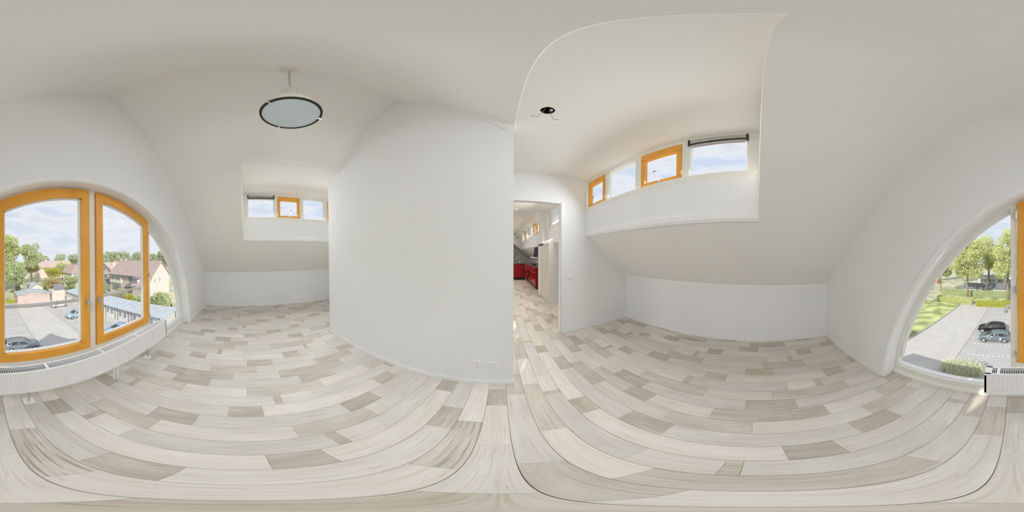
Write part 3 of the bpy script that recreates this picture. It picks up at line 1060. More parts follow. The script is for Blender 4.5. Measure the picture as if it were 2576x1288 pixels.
# ------------------------------------------------------------------ sockets and switches
s = thing('double_socket', (-0.219, PV, 0.319), 'white double wall socket low on the partition by its end', 'socket')
MB().box(-0.259, -0.179, PV, PV - 0.012, 0.267, 0.371).build('plate', 'plastic_white', s, bevel=0.004)
for dz in (0.022, -0.024):
    w = MB().lathe([(0.019, -0.0135), (0.019, -0.010)], (-0.219, PV, 0.319 + dz), 20, 'y').build('well', 'trim_white', s)
    MB().lathe([(0.0034, -0.0142), (0.0034, -0.010)], (-0.2285, PV, 0.319 + dz + 0.004), 10, 'y').lathe([(0.0034, -0.0142), (0.0034, -0.010)], (-0.2125, PV, 0.319 + dz - 0.006), 10, 'y').build('pin_hole', 'slot_dark', w)
s = thing('blank_plate', (-0.074, PV, 0.33), 'plain white blank cover plate beside the double socket', 'cover plate')
MB().box(-0.114, -0.034, PV, PV - 0.010, 0.298, 0.362).build('plate', 'plastic_white', s, bevel=0.004)
MB().box(-0.104, -0.048, PV - 0.009, PV - 0.012, 0.303, 0.357).build('insert', 'trim_white', s, bevel=0.002)
MB().lathe([(0.003, -0.0135), (0.003, -0.010)], (-0.077, PV, 0.33), 10, 'y').build('screw', 'steel', s)
s = thing('wall_socket', (-2.282, PV, 0.292), 'white wall socket at the end of the partition nearest the dormer blind', 'socket')
MB().box(-2.322, -2.242, PV, PV - 0.012, 0.245, 0.345).build('plate', 'plastic_white', s, bevel=0.004)
for dz in (0.022, -0.022):
    w = MB().lathe([(0.019, -0.0135), (0.019, -0.010)], (-2.282, PV, 0.295 + dz), 20, 'y').build('well', 'trim_white', s)
    MB().lathe([(0.0034, -0.0142), (0.0034, -0.010)], (-2.291, PV, 0.295 + dz), 10, 'y').lathe([(0.0034, -0.0142), (0.0034, -0.010)], (-2.273, PV, 0.295 + dz), 10, 'y').build('pin_hole', 'slot_dark', w)
s = thing('switch_socket', (1.22, BV, 1.076), 'white light switch and socket on the wall beside the tall opening', 'switch')
MB().box(1.148, 1.292, BV, BV - 0.010, 1.038, 1.114).build('plate', 'plastic_white', s, bevel=0.003)
MB().box(1.162, 1.212, BV - 0.009, BV - 0.014, 1.050, 1.102).build('rocker', 'trim_white', s, bevel=0.003)
w = MB().lathe([(0.020, -0.0115), (0.020, -0.008)], (1.256, BV, 1.076), 20, 'y').build('well', 'trim_white', s)
MB().lathe([(0.004, -0.0122), (0.004, -0.008)], (1.247, BV, 1.079), 10, 'y').lathe([(0.004, -0.0122), (0.004, -0.008)], (1.264, BV, 1.072), 10, 'y').build('pin_hole', 'slot_dark', w)

# ------------------------------------------------------------------ hall and kitchen
CU = 1.405      # face of the boxed-in cupboard
mb = MB().prism([(CU + 0.06, 0), (UR, 0), (UR, KZ), (DU, zr(DU)), (CU + 0.06, zr(DU))], 'y', 4.63, 4.70)
mb.box(CU, CU + 0.06, 4.63, 4.72, 0, 1.86).box(CU, CU + 0.06, 5.56, 6.05, 0, 1.86).box(CU, CU + 0.06, 4.72, 5.56, 1.775, 1.86)
mb.prism([(CU, 1.86), (DU, 1.86), (DU, 1.94), (DU - 0.02, 1.97)], 'y', 4.63, 6.05)
mb.prism([(CU + 0.06, 0), (UR, 0), (UR, KZ), (DU, zr(DU)), (CU + 0.06, zr(DU))], 'y', 6.0, 6.05)
struct(mb.build('wall_cupboard', 'wall_white'))
baseboard('baseboard_cupboard', MB().box(CU + 0.0, UR, 4.617, 4.63, 0, bh))
d1 = sgroup('door_1', (CU, 5.15, 0))
MB().box(CU + 0.006, CU + 0.05, 4.725, 5.555, 0.008, 1.772).build('leaf', 'door_cream', d1)
MB().box(CU - 0.008, CU + 0.03, 4.69, 4.722, 0, 1.80).box(CU - 0.008, CU + 0.03, 5.558, 5.59, 0, 1.80).box(CU - 0.008, CU + 0.03, 4.69, 5.59, 1.775, 1.80).build('door_frame', 'door_cream', d1)
for hz in (0.2, 1.35, 1.60):
    MB().tube([(CU - 0.01, 4.724, hz - 0.05), (CU - 0.01, 4.724, hz + 0.05)], 0.011, 8).build('hinge', 'steel', d1)
MB().tube([(CU + 0.005, 5.49, 1.0), (CU - 0.05, 5.49, 1.0), (CU - 0.05, 5.38, 1.0)], 0.010, 8).build('door_handle', 'chrome', d1, smooth=True)
# boxed truss post with a haunch
trim(MB().prism([(1.25, DZ), (DU + 0.02, DZ), (DU + 0.02, 1.88), (1.405, 1.88), (1.405, 2.52), (1.25, 2.63)], 'y', 5.40, 5.75), 'wall_white')
trim(MB().prism([(1.33, 1.90), (1.405, 1.84), (1.405, 1.80), (1.47, 1.80), (1.47, 1.95)], 'y', 5.3, 6.05), 'wall_white')
trim(MB().box(1.45, DU + 0.02, 9.1, 9.3, 2.3, DZ), 'wall_white')

# kitchen units: run along the right side and a peninsula across
KU, KV0, KV1, KH = 1.42, 6.62, 9.29, 0.93


def cabinet(v0, v1, fronts, label, oven=False):
    t = thing('base_cabinet', ((KU + 2.0) / 2, (v0 + v1) / 2, 0), label, 'cabinet', 'red kitchen base units')
    MB().box(KU + 0.02, 2.02, v0 + 0.001, v1 - 0.001, 0.12, KH - 0.002).build('body', 'kitchen_red', t)
    MB().box(KU + 0.06, 2.0, v0 + 0.001, v1 - 0.001, 0.0, 0.12).build('plinth', 'black_rubber', t)
    z = KH - 0.012
    for h in fronts:
        d = MB().box(KU, KU + 0.02, v0 + 0.004, v1 - 0.004, z - h + 0.004, z).build('oven_door' if (oven and h > 0.4) else 'drawer', 'kitchen_red', t, bevel=0.002)
        if oven and h > 0.4:
            MB().box(KU - 0.003, KU, v0 + 0.06, v1 - 0.06, z - h + 0.06, z - 0.10).build('window', 'black_gloss', d)
        hz = z - 0.05
        vm = (v0 + v1) / 2
        w = 0.13
        MB().tube([(KU, vm - w, hz), (KU - 0.03, vm - w, hz), (KU - 0.03, vm + w, hz), (KU, vm + w, hz)], 0.007, 8).build('handle', 'chrome', d, smooth=True)
        z -= h
    return t


cabinet(6.66, 7.30, [0.18, 0.31, 0.31], 'red drawer cabinet at the free end of the kitchen run')
cabinet(7.30, 7.94, [0.18, 0.31, 0.31], 'red drawer cabinet beneath the gas hob next to the oven')
cabinet(7.94, 8.58, [0.14, 0.50, 0.16], 'red oven housing with dark window between the drawer units', oven=True)
cabinet(8.58, 9.28, [0.18, 0.31, 0.31], 'red drawer cabinet in the corner against the peninsula')
t = thing('end_panel', (1.75, 6.63, 0), 'tall glossy red end panel closing the kitchen run', 'panel')
MB().box(KU + 0.0, 1.50, KV0 - 0.0, KV0 + 0.035, 0.10, KH - 0.002).build('post', 'kitchen_red', t)
MB().box(1.50, 2.05, KV0 + 0.01, KV0 + 0.035, 0.10, KH - 0.002).build('board', 'kitchen_red', t)
MB().box(1.46, 2.0, KV0 + 0.02, KV0 + 0.035, 0.0, 0.10).build('plinth', 'black_rubber', t)
for (x0, x1, lb) in ((0.72, 1.40, 'glossy red base cabinet of the peninsula below the tap'), (-0.02, 0.72, 'glossy red base cabinet at the hidden end of the peninsula')):
    t = thing('base_cabinet', ((x0 + x1) / 2, KV1 + 0.3, 0), lb, 'cabinet', 'red kitchen base units')
    MB().box(x0, x1 - 0.002, KV1 + 0.02, KV1 + 0.58, 0.12, KH - 0.002).build('body', 'kitchen_red', t)
    d = MB().box(x0 + 0.003, x1 - 0.005, KV1, KV1 + 0.02, 0.13, KH - 0.03).build('cabinet_door', 'kitchen_red', t, bevel=0.002)
    MB().tube([((x0 + x1) / 2 - 0.1, KV1, KH - 0.06), ((x0 + x1) / 2 - 0.1, KV1 - 0.02, KH - 0.06), ((x0 + x1) / 2 + 0.1, KV1 - 0.02, KH - 0.06), ((x0 + x1) / 2 + 0.1, KV1, KH - 0.06)], 0.006, 8).build('handle', 'black_rubber', d)
    MB().box(x0, x1 - 0.002, KV1 + 0.06, KV1 + 0.5, 0.0, 0.12).build('plinth', 'black_rubber', t)
wtop = MB().prism([(KU - 0.03, KV0 - 0.02), (2.1, KV0 - 0.02), (2.1, KV1 + 0.66), (-0.05, KV1 + 0.66), (-0.05, KV1 - 0.03), (KU - 0.03, KV1 - 0.03)], 'z', KH, KH + 0.04).build('worktop', 'worktop_grey', bevel=0.003)
tag(wtop, 'dark grey stone L-shaped worktop on the red kitchen units', 'worktop')
hob = thing('gas_hob', (1.75, 7.65, KH + 0.04), 'black gas hob with pan supports set on the grey worktop', 'hob')
MB().box(1.47, 2.0, 7.2, 8.1, KH + 0.04, KH + 0.052).build('plate', 'black_gloss', hob)
for (x, y) in ((1.6, 7.4), (1.86, 7.4), (1.6, 7.9), (1.86, 7.9)):
    bnr = MB().lathe([(0.045, KH + 0.05), (0.05, KH + 0.07), (0.03, KH + 0.078)], (x, y, 0), 16).build('burner', 'black_rubber', hob)
    MB().box(x - 0.11, x + 0.11, y - 0.006, y + 0.006, KH + 0.075, KH + 0.09).box(x - 0.006, x + 0.006, y - 0.11, y + 0.11, KH + 0.075, KH + 0.09).build('pan_support', 'black_rubber', bnr)
tap = thing('kitchen_tap', (1.15, 9.86, KH + 0.04), 'tall chrome gooseneck tap standing on the peninsula worktop', 'tap')
arc = [(1.15, 9.86, KH + 0.04), (1.15, 9.86, KH + 0.30)] + [(1.15 - 0.09 + 0.09 * math.cos(t), 9.86, KH + 0.30 + 0.09 * math.sin(t)) for t in [math.pi * i / 8 for i in range(1, 9)]] + [(0.97, 9.86, KH + 0.24)]
MB().tube(arc, 0.014, 10).build('spout', 'chrome', tap, smooth=True)
MB().lathe([(0.028, 0), (0.028, 0.09), (0.018, 0.10)], (1.15, 9.86, KH + 0.04), 16).build('base', 'chrome', tap)
MB().tube([(1.15, 9.86, KH + 0.11), (1.09, 9.82, KH + 0.17)], 0.009, 8).build('lever', 'chrome', tap)
hood = thing('cooker_hood', (1.75, 7.1, 1.34), 'slim black glass cooker hood with pale base above the hob', 'hood')
MB().prism([(1.56, 1.36), (1.60, 1.36), (1.66, 1.84), (1.62, 1.86)], 'y', 6.72, 7.75).build('glass_front', 'black_gloss', hood)
MB().box(1.40, 1.98, 6.75, 7.75, 1.315, 1.355).build('base', 'plastic_white', hood, bevel=0.004)
rl = thing('chrome_towel_loop', (1.62, 6.72, KH + 0.04), 'small chrome loop standing at the end of the worktop', 'rail')
MB().tube([(1.50, 6.75, KH + 0.04), (1.50, 6.75, KH + 0.15), (1.53, 6.75, KH + 0.18), (1.58, 6.75, KH + 0.18), (1.60, 6.75, KH + 0.15), (1.60, 6.75, KH + 0.04)], 0.010, 8).build('loop', 'chrome', rl, smooth=True)
det = thing('ceiling_rose', (0.46, 5.25, DZ), 'small round white ceiling rose in the hall behind the opening', 'ceiling rose')
MB().lathe([(0.0, -0.035), (0.06, -0.03), (0.085, -0.012), (0.09, 0.0)], (0.46, 5.25, DZ), 24).build('cover', 'plastic_white', det, smooth=True)
MB().lathe([(0.0, -0.045), (0.012, -0.04), (0.012, -0.03)], (0.46, 5.25, DZ), 12).build('cap', 'trim_white', det)
sp = thing('wall_spotlight', (1.29, DEND, 2.78), 'small spotlight on the far cheek wall of the kitchen dormer', 'spotlight')
MB().cbox(1.29, DEND - 0.01, 2.78, 0.1, 0.02, 0.14).build('mount', 'steel', sp)
MB().tube([(1.29, DEND - 0.02, 2.78), (1.29, DEND - 0.12, 2.74)], 0.045, 12).build('head', 'wire_grey', sp)


# ================================================================== outside
GZ = -10.0
# the building below the room and a lower wing beside it
struct(MB().box(UL - 0.35, UR + 0.35, WV - WT - 0.02, END + 0.2, GZ, -0.24).build('facade', 'facade_brick'))
struct(MB().box(6.9, 14.6, -1.4, 9.0, GZ, -0.9).prism([(-1.4, -0.9), (9.0, -0.9), (3.8, 1.2)], 'x', 12.6, 14.6).build('wing', 'facade_brick'))
# balcony rail outside the casements
rail = thing('balcony_rail', (-1.06, -1.62, 0.6), 'round white safety rail outside the orange casements', 'rail')
MB().tube([(0.06, -1.62, 1.0), (-2.20, -1.62, 1.0)], 0.021, 12).build('bar', 'rail_white', rail, smooth=True)
for x in (0.06, -2.20):
    MB().tube([(x, -1.62, 1.0), (x, -1.47, 1.0)], 0.018, 10).build('bracket', 'rail_white', rail, smooth=True)

# ground
lot = struct(MB().box(-20.2, 12.5, -40, 8, GZ - 0.3, GZ).build('parking_lot', 'paving_lane'))
for (x0, x1) in ((-5.85, 5.6), (-18.6, -12.35)):
    MB().box(x0, x1, -36.0, -9.0, GZ + 0.004, GZ + 0.012).build('stall_paving', 'paving_stall', lot)
for (x0, x1) in ((-5.95, -5.8), (5.55, 5.7), (-12.4, -12.25)):
    MB().box(x0, x1, -36.0, -9.0, GZ + 0.006, GZ + 0.03).build('kerb', 'kerb_stone', lot)
for (x0, x1, nn) in ((0.35, 5.0, 9), (-5.5, -0.6, 9), (-17.6, -12.7, 8)):
    for v in (-33.0, -30.15, -27.4, -24.75, -22.0, -19.35, -16.6, -13.9):
        mb = MB()
        for i in range(nn):
            xx = x0 + (x1 - x0) * i / nn
            mb.box(xx, xx + 0.24, v - 0.06, v + 0.06, GZ + 0.012, GZ + 0.016)
        mb.build('stall_marking', 'line_white', lot)
lawn = struct(MB().box(12.5, 60, -37.5, 0, GZ - 0.3, GZ + 0.05).build('lawn', 'grass'))
struct(MB().box(-160, 120, -260, -40, GZ - 0.5, GZ - 0.05).box(-160, -20.2, -40, 40, GZ - 0.5, GZ - 0.05).box(12.5, 120, 0, 40, GZ - 0.5, GZ - 0.05).box(60, 120, -40, 0, GZ - 0.5, GZ - 0.05).box(12.5, 60, -40, -37.5, GZ - .5, GZ - .05).build('terrain', 'earth'))
mb = MB().box(12.4, 12.55, -37.5, 0, GZ, GZ + 0.1)
mb.build('lawn_kerb', 'kerb_stone', lawn)
MB().box(-24, 12, -46, -40.2, GZ - 0.1, GZ + 0.02).build('verge', 'grass', lawn)

# ------------------------------------------------------------------ foliage
def leaf_cloud(blobs, count, size, seed, name, mat):
    r = random.Random(seed)
    tot = sum((bx * by * bz) ** (2 / 3) for (_, _, _, bx, by, bz) in blobs)
    vs, fs = [], []
    for (cx, cy, cz, bx, by, bz) in blobs:
        n_ = int(count * (bx * by * bz) ** (2 / 3) / tot)
        for _ in range(n_):
            z = r.uniform(-1, 1)
            t = r.uniform(0, 2 * math.pi)
            q = math.sqrt(1 - z * z)
            d = r.uniform(0.45, 1.0) ** 0.45 * (1 + 0.10 * math.sin(5 * t + 3 * z))
            p = Vector((cx + bx * q * math.cos(t) * d, cy + by * q * math.sin(t) * d, cz + bz * z * d))
            nrm = Vector((r.gauss(0, 1), r.gauss(0, 1), r.gauss(0.5, 1))).normalized()
            a_ = nrm.orthogonal().normalized()
            b_ = nrm.cross(a_)
            ph = r.uniform(0, 6.28)
            a2 = a_ * math.cos(ph) + b_ * math.sin(ph)
            b2 = nrm.cross(a2)
            s = size * r.uniform(0.6, 1.3)
            k = len(vs)
            vs += [tuple(p + a2 * s), tuple(p + b2 * s * 0.55), tuple(p - a2 * s), tuple(p - b2 * s * 0.55)]
            fs.append((k, k + 1, k + 2, k + 3))
    me = bpy.data.meshes.new(name)
    me.from_pydata(vs, [], fs)
    me.materials.append(MATS[mat])
    return me


def crown_blobs(seed, n_=11):
    """a crown of unit radius and unit half height"""
    r = random.Random(seed)
    out_ = [(0, 0, 0, 0.62, 0.62, 0.72)]
    for i in range(n_):
        t = 2 * math.pi * i / n_ * 2.4 + r.uniform(-.4, .4)
        z = r.uniform(-0.62, 0.72)
        q = math.sqrt(max(0.05, 1 - z * z)) * r.uniform(0.5, 0.68)
        s = r.uniform(0.28, 0.44)
        out_.append((q * math.cos(t), q * math.sin(t), z * 0.85, s, s, s * 0.8))
    return out_


def trunk_mesh(seed):
    """unit tree trunk with a fork of boughs: height 1 up to the middle of the crown"""
    r = random.Random(seed)
    mb_ = MB().tube([(0, 0, 0), (0.01, 0, 0.25), (0.0, 0.01, 0.5), (0.02, 0, 0.75)], [0.045, 0.034, 0.028, 0.022], 8)
    for i in range(6):
        t = i * 1.05 + r.uniform(-.3, .3)
        h0 = r.uniform(0.45, 0.72)
        l_ = r.uniform(0.22, 0.34)
        mb_.tube([(0.01, 0, h0), (l_ * .5 * math.cos(t), l_ * .5 * math.sin(t), h0 + 0.16), (l_ * math.cos(t), l_ * math.sin(t), h0 + 0.38)], [0.020, 0.013, 0.006], 6)
    return mb_.mesh('trunk', 'bark', True)


TRUNKS = [trunk_mesh(i) for i in range(3)]
CROWN_CACHE = {}


def tree(name, u, v, h, cr, ch, mat, label, seed, group, leaves=6500, lsz=0.045, cat='tree'):
    """h total height; cr crown radius; ch crown half height"""
    t = thing(name, (u, v, GZ), label, cat, group, rotz=0.0)
    key = (mat, seed, leaves, lsz)
    if key not in CROWN_CACHE:
        CROWN_CACHE[key] = leaf_cloud(crown_blobs(seed), leaves, lsz, seed, 'crown', mat)
    o = bpy.data.objects.new('crown', CROWN_CACHE[key])
    COL.objects.link(o)
    o.parent = t
    o.location = (0, 0, h - ch)
    o.scale = (cr, cr, ch)
    o.rotation_euler = (0, 0, seed * 1.3 + u)
    w = bpy.data.objects.new('trunk', TRUNKS[seed % 3])
    COL.objects.link(w)
    w.parent = t
    k = h - ch * 0.7
    w.scale = (k * 0.62, k * 0.62, k)
    return t


G1 = 'tall trees along the far side of the parking lot'
tree('maple_tree', 1.35, -44.0, 20.8, 5.3, 8.0, 'leaf_lime', 'tall lime-green tree behind the yellow-green hedge at the parking lot', 1, G1, 9000)
tree('maple_tree', 12.7, -44.5, 18.6, 5.9, 7.4, 'leaf_lime', 'broad lime-green tree in front of the dark shed roofs', 2, G1, 9000)
tree('maple_tree', 23.2, -49.0, 13.2, 4.2, 4.4, 'leaf_green', 'smaller green tree nearest the lawn and the orange skip', 3, G1, 6500, 0.055)
tree('maple_tree', 8.4, -56.6, 22.0, 4.2, 8.6, 'leaf_lime', 'tall tree rising between the two lime-green ones by the hedges', 4, G1, 8000)
tree('small_tree', 20.5, -34.8, 5.2, 2.0, 1.5, 'leaf_green', 'low clipped green tree standing on the lawn', 3, None, 6500, 0.055)
G2 = 'big trees past the brick sheds'
tree('plane_tree', -4.6, -56, 21.2, 6.6, 7.6, 'leaf_lime', 'largest pale green tree behind the brick garden shed', 1, G2, 9000)
tree('plane_tree', -16.6, -63.5, 18.6, 5.0, 6.4, 'leaf_green', 'mid green tree leaning against the largest tree', 2, G2, 9000)
tree('plane_tree', -20.3, -75.5, 12.6, 4.4, 4.8, 'leaf_orange', 'orange-tinged autumn tree beside the big green trees', 5, G2, 7000, 0.05)
tree('plane_tree', -7.2, -45.3, 11.4, 3.9, 4.4, 'leaf_green', 'low spreading tree in front of the largest tree', 3, G2, 6500, 0.055)
G3 = 'garden trees before the far roofs'
tree('garden_tree', -34.5, -71.5, 10.6, 6.2, 4.2, 'leaf_lime', 'rounded pale green garden tree in front of the long pink roof', 4, G3, 8000)
tree('garden_tree', -27.0, -66.0, 8.2, 4.4, 3.2, 'leaf_yellow', 'yellow-green garden tree left of the white house', 6, G3, 7000, 0.05)
tree('garden_tree', -19.4, -47.2, 5.6, 3.4, 2.2, 'leaf_orange', 'small orange-tinged garden tree behind the pink shed', 5, G3, 7000, 0.05)
tree('garden_tree', -26.6, -47.8, 6.0, 3.4, 2.4, 'leaf_green', 'small green garden tree behind the far end of the garages', 2, G3, 9000)
tree('garden_tree', -43.0, -66.5, 12.0, 2.2, 4.0, 'leaf_yellow', 'narrow yellow garden tree by the white house gable', 6, G3, 7000, 0.05)
GF = 'woodland trees on the horizon'
LAB = ['hazy green woodland tree at the edge of the wood beyond the long pinkish roof', 'hazy green woodland tree on the horizon beyond the brick houses']
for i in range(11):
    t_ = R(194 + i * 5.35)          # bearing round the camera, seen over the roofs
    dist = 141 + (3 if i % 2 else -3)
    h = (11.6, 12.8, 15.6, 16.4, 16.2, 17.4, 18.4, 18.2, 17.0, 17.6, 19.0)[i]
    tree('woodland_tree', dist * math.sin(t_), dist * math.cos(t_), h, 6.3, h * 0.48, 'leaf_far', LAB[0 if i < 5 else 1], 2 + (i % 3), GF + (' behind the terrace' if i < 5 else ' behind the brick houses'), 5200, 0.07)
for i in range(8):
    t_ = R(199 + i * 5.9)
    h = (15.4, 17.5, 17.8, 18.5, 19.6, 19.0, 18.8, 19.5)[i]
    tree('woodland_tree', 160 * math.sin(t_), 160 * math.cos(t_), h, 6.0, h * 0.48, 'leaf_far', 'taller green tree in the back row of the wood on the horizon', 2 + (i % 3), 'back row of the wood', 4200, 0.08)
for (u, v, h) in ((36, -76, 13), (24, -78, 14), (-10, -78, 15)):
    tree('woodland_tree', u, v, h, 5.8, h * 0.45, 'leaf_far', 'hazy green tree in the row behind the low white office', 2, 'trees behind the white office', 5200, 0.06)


def shrub(name, u, v, sx, sy, h, mat, label, seed, count=3000, size=0.16, group=None):
    r = random.Random(seed)
    bl = [(0, 0, h * 0.5, sx * 0.8, sy * 0.8, h * 0.5)]
    for i in range(5):
        bl.append((r.uniform(-.6, .6) * sx, r.uniform(-.6, .6) * sy, h * r.uniform(0.4, 0.75), sx * 0.42, sy * 0.42, h * 0.28))
    t = thing(name, (u, v, GZ), label, 'bush', group)
    o = bpy.data.objects.new('foliage', leaf_cloud(bl, count, size, seed, 'foliage', mat))
    COL.objects.link(o)
    o.parent = t
    mb_ = MB()
    for i in range(4):
        mb_.tube([(0.05 * i, 0, 0), (r.uniform(-.4, .4) * sx, r.uniform(-.4, .4) * sy, h * 0.6)], [0.05, 0.02], 6)
    mb_.build('stem', 'bark', t, local=True)
    return t


shrub('laurel_bush', -26.3, -15.4, 2.0, 2.6, 5.0, 'leaf_green', 'large glossy green bush behind the corner of the garages', 11, 5200, 0.15)
shrub('laurel_bush', -26.0, -22.6, 1.2, 1.8, 3.7, 'leaf_yellow', 'low yellow-green bush peeking over the garage roof', 12, 2600, 0.14)
shrub('laurel_bush', -26.2, -19.6, 1.3, 1.7, 3.8, 'leaf_green', 'low green bush between the garage roof and the fence', 13, 2600, 0.14)
shrub('laurel_bush', -30.5, -36.5, 1.4, 1.4, 5.0, 'leaf_green', 'rounded green bush beside the house extension', 14, 2600, 0.16)
GS = [(-24.0, -52.5, 1.9, 3.2, 'leaf_orange', 'orange-tinged shrub in the gardens behind the pink shed'), (-19.6, -54.5, 1.8, 3.4, 'leaf_lime', 'pale shrub beside the garden cabin'),
      (-28.8, -52.0, 2.0, 3.6, 'leaf_green', 'green shrub in front of the white house'), (-9.4, -53.2, 1.0, 3.0, 'leaf_green', 'shrub between the cabin and the largest tree'),
      (-24.6, -59.5, 2.0, 4.2, 'leaf_yellow', 'yellow-green shrub left of the white house wall'), (-33.0, -44.0, 1.9, 3.6, 'leaf_lime', 'pale shrub in front of the house extension'),
      (-31.6, -29.6, 1.7, 3.2, 'leaf_green', 'green shrub below the white window bay of the brick house')]
for k_, (u, v, r_, h_, m_n, lb) in enumerate(GS):
    shrub('garden_shrub', u, v, r_, r_, h_, m_n, lb, 40 + k_, 2400, 0.15, 'garden shrubs')
shrub('lawn_bush', 13.4, -17.6, 0.9, 0.9, 1.2, 'leaf_sage', 'small grey-green bush at the corner of the lawn', 15, 1500, 0.09)
shrub('garden_bush', -2.2, -42.6, 1.6, 1.2, 2.0, 'leaf_lime', 'light green bush left of the brick shed', 16, 2400, 0.14)


def hedge(u0, u1, v, w, h, mat, label, seed):
    r = random.Random(seed)
    t = thing('hedge', ((u0 + u1) / 2, v, GZ), label, 'hedge')
    vs, fs = [], []
    L = abs(u1 - u0)
    for _ in range(int(900 * L * (h + w) / 2.0 / 2.5)):
        side = r.random()
        x = r.uniform(-L / 2, L / 2)
        if side < 0.4:
            p = Vector((x, r.uniform(-w / 2, w / 2), h + r.gauss(0, 0.05)))
        else:
            p = Vector((x, w / 2 * (1 if side < 0.8 else -1) + r.gauss(0, 0.05), r.uniform(0.02, h)))
        nrm = Vector((r.gauss(0, 1), r.gauss(0.3, 1), r.gauss(0.5, 1))).normalized()
        a_ = nrm.orthogonal().normalized()
        b_ = nrm.cross(a_)
        s = r.uniform(0.06, 0.13)
        k = len(vs)
        vs += [tuple(p + a_ * s), tuple(p + b_ * s * .6), tuple(p - a_ * s), tuple(p - b_ * s * .6)]
        fs.append((k, k + 1, k + 2, k + 3))
    me = bpy.data.meshes.new('foliage')
    me.from_pydata(vs, [], fs)
    me.materials.append(MATS[mat])
    o = bpy.data.objects.new('foliage', me)
    COL.objects.link(o)
    o.parent = t
    MB().box(-L / 2 + 0.05, L / 2 - 0.05, -w / 2 + 0.06, w / 2 - 0.06, 0, h - 0.06).build('core', mat, t, local=True)


hedge(-1.0, 8.5, -37.4, 1.4, 1.25, 'leaf_yellow', 'clipped yellow-green hedge along the head of the parking stalls', 21)
hedge(9.6, 19.0, -38.4, 1.4, 1.5, 'leaf_lime', 'clipped green hedge between the footpath and the lawn', 22)
hedge(-1.0, 22.0, -47.0, 1.2, 1.7, 'leaf_green', 'long dark green hedge in front of the dark sheds', 23)
hedge(-6.6, -0.5, -40.4, 0.9, 0.7, 'leaf_yellow', 'low bright yellow hedge by the wall of the brick shed', 24)
# clump of ornamental grass under the window
t = thing('grass_clump', (4.2, -13.2, GZ), 'pale green clump of ornamental grass on the paving below the window', 'grass clump')
r = random.Random(5)
vs, fs = [], []
for _ in range(2600):
    x, y = r.uniform(-1.7, 1.7), r.gauss(0, 0.45)
    if (x / 1.8) ** 2 + (y / 1.1) ** 2 > 1:
        continue
    h = r.uniform(0.5, 1.0)
    dx, dy = r.gauss(0, 0.28), r.gauss(0, 0.28)
    k = len(vs)
    vs += [(x - 0.03, y, 0), (x + 0.03, y, 0), (x + dx + 0.012, y + dy, h), (x + dx - 0.012, y + dy, h)]
    fs.append((k, k + 1, k + 2, k + 3))
me = bpy.data.meshes.new('blades')
me.from_pydata(vs, [], fs)
me.materials.append(MATS['leaf_sage'])
o = bpy.data.objects.new('blades', me)
COL.objects.link(o)
o.parent = t
MB().lathe([(1.5, 0.0), (1.4, 0.05), (0.0, 0.08)], (0, 0, 0), 24).build('root_bed', 'earth', t, local=True).scale = (1.1, 0.7, 1)

# ------------------------------------------------------------------ garages
gar = thing('garage_row', (-21.9, -25, GZ), 'long row of brick garages with white double doors and flat grey roof', 'garages')
GA, GB_ = -10.95, -39.2
EZ, BZ = -7.62, -7.1
MB().box(-20.05, -20.25, GA, GB_, GZ, EZ).box(-23.7, -23.9, GA, GB_, GZ, BZ).box(-23.9, -20.05, GA, GA - 0.2, GZ, EZ).box(-23.9, -20.05, GB_, GB_ + 0.2, GZ, EZ).build('wall', 'brick_grey', gar)
rf = MB().prism([(-19.75, EZ), (-24.1, BZ), (-24.1, BZ + 0.12), (-19.75, EZ + 0.12)], 'y', GA + 0.25, GB_ - 0.25).build('roof', 'roof_metal', gar)
nseam = 30
for i in range(nseam):
    v = GA + 0.2 + (GB_ - GA - 0.4) * i / (nseam - 1)
    MB().prism([(-19.74, EZ + 0.12), (-24.1, BZ + 0.12), (-24.1, BZ + 0.15), (-19.74, EZ + 0.15)], 'y', v - 0.025, v + 0.025).build('roof_seam', 'roof_metal', rf)
MB().box(-19.74, -19.86, GA + 0.25, GB_ - 0.25, EZ - 0.10, EZ + 0.02).build('gutter', 'roof_dark', gar)
nb = 9
bw_ = (GA - GB_) / nb
for i in range(nb):
    vc = GA - bw_ * (i + 0.5)
    for s in (-1, 1):
        d = MB().box(-20.05, -19.98, vc + s * 0.03, vc + s * 1.0, GZ + 0.03, EZ - 0.16).build('door', 'door_white', gar)
        MB().box(-19.985, -19.97, vc + s * 0.26, vc + s * 0.80, GZ + 1.05, EZ - 0.38).build('pane', 'pane_dark', d)
    MB().box(-20.05, -19.96, vc - bw_ / 2 - 0.06, vc - bw_ / 2 + 0.06, GZ, EZ).build('post', 'door_white', gar)

# ------------------------------------------------------------------ sheds and houses
def add_window(parent, ax, t, c0, c1, z0, z1, out_=1, mat='door_white', panes=1):
    """ax 'x': facade at x=t, c along y; ax 'y': facade at y=t, c along x"""
    def bx_(mb_, a0, a1, e0, e1, q0, q1):
        if ax == 'x':
            mb_.box(t + e0 * out_, t + e1 * out_, a0, a1, q0, q1)
        else:
            mb_.box(a0, a1, t + e0 * out_, t + e1 * out_, q0, q1)
        return mb_
    w = bx_(MB(), c0, c1, -0.02, 0.06, z0, z1).build('window', mat, parent)
    n_ = panes
    for i in range(n_):
        p0 = c0 + (c1 - c0) * i / n_ + 0.09
        p1 = c0 + (c1 - c0) * (i + 1) / n_ - 0.09
        bx_(MB(), p0, p1, 0.055, 0.075, z0 + 0.1, z1 - 0.1).build('pane', 'pane_dark', w)


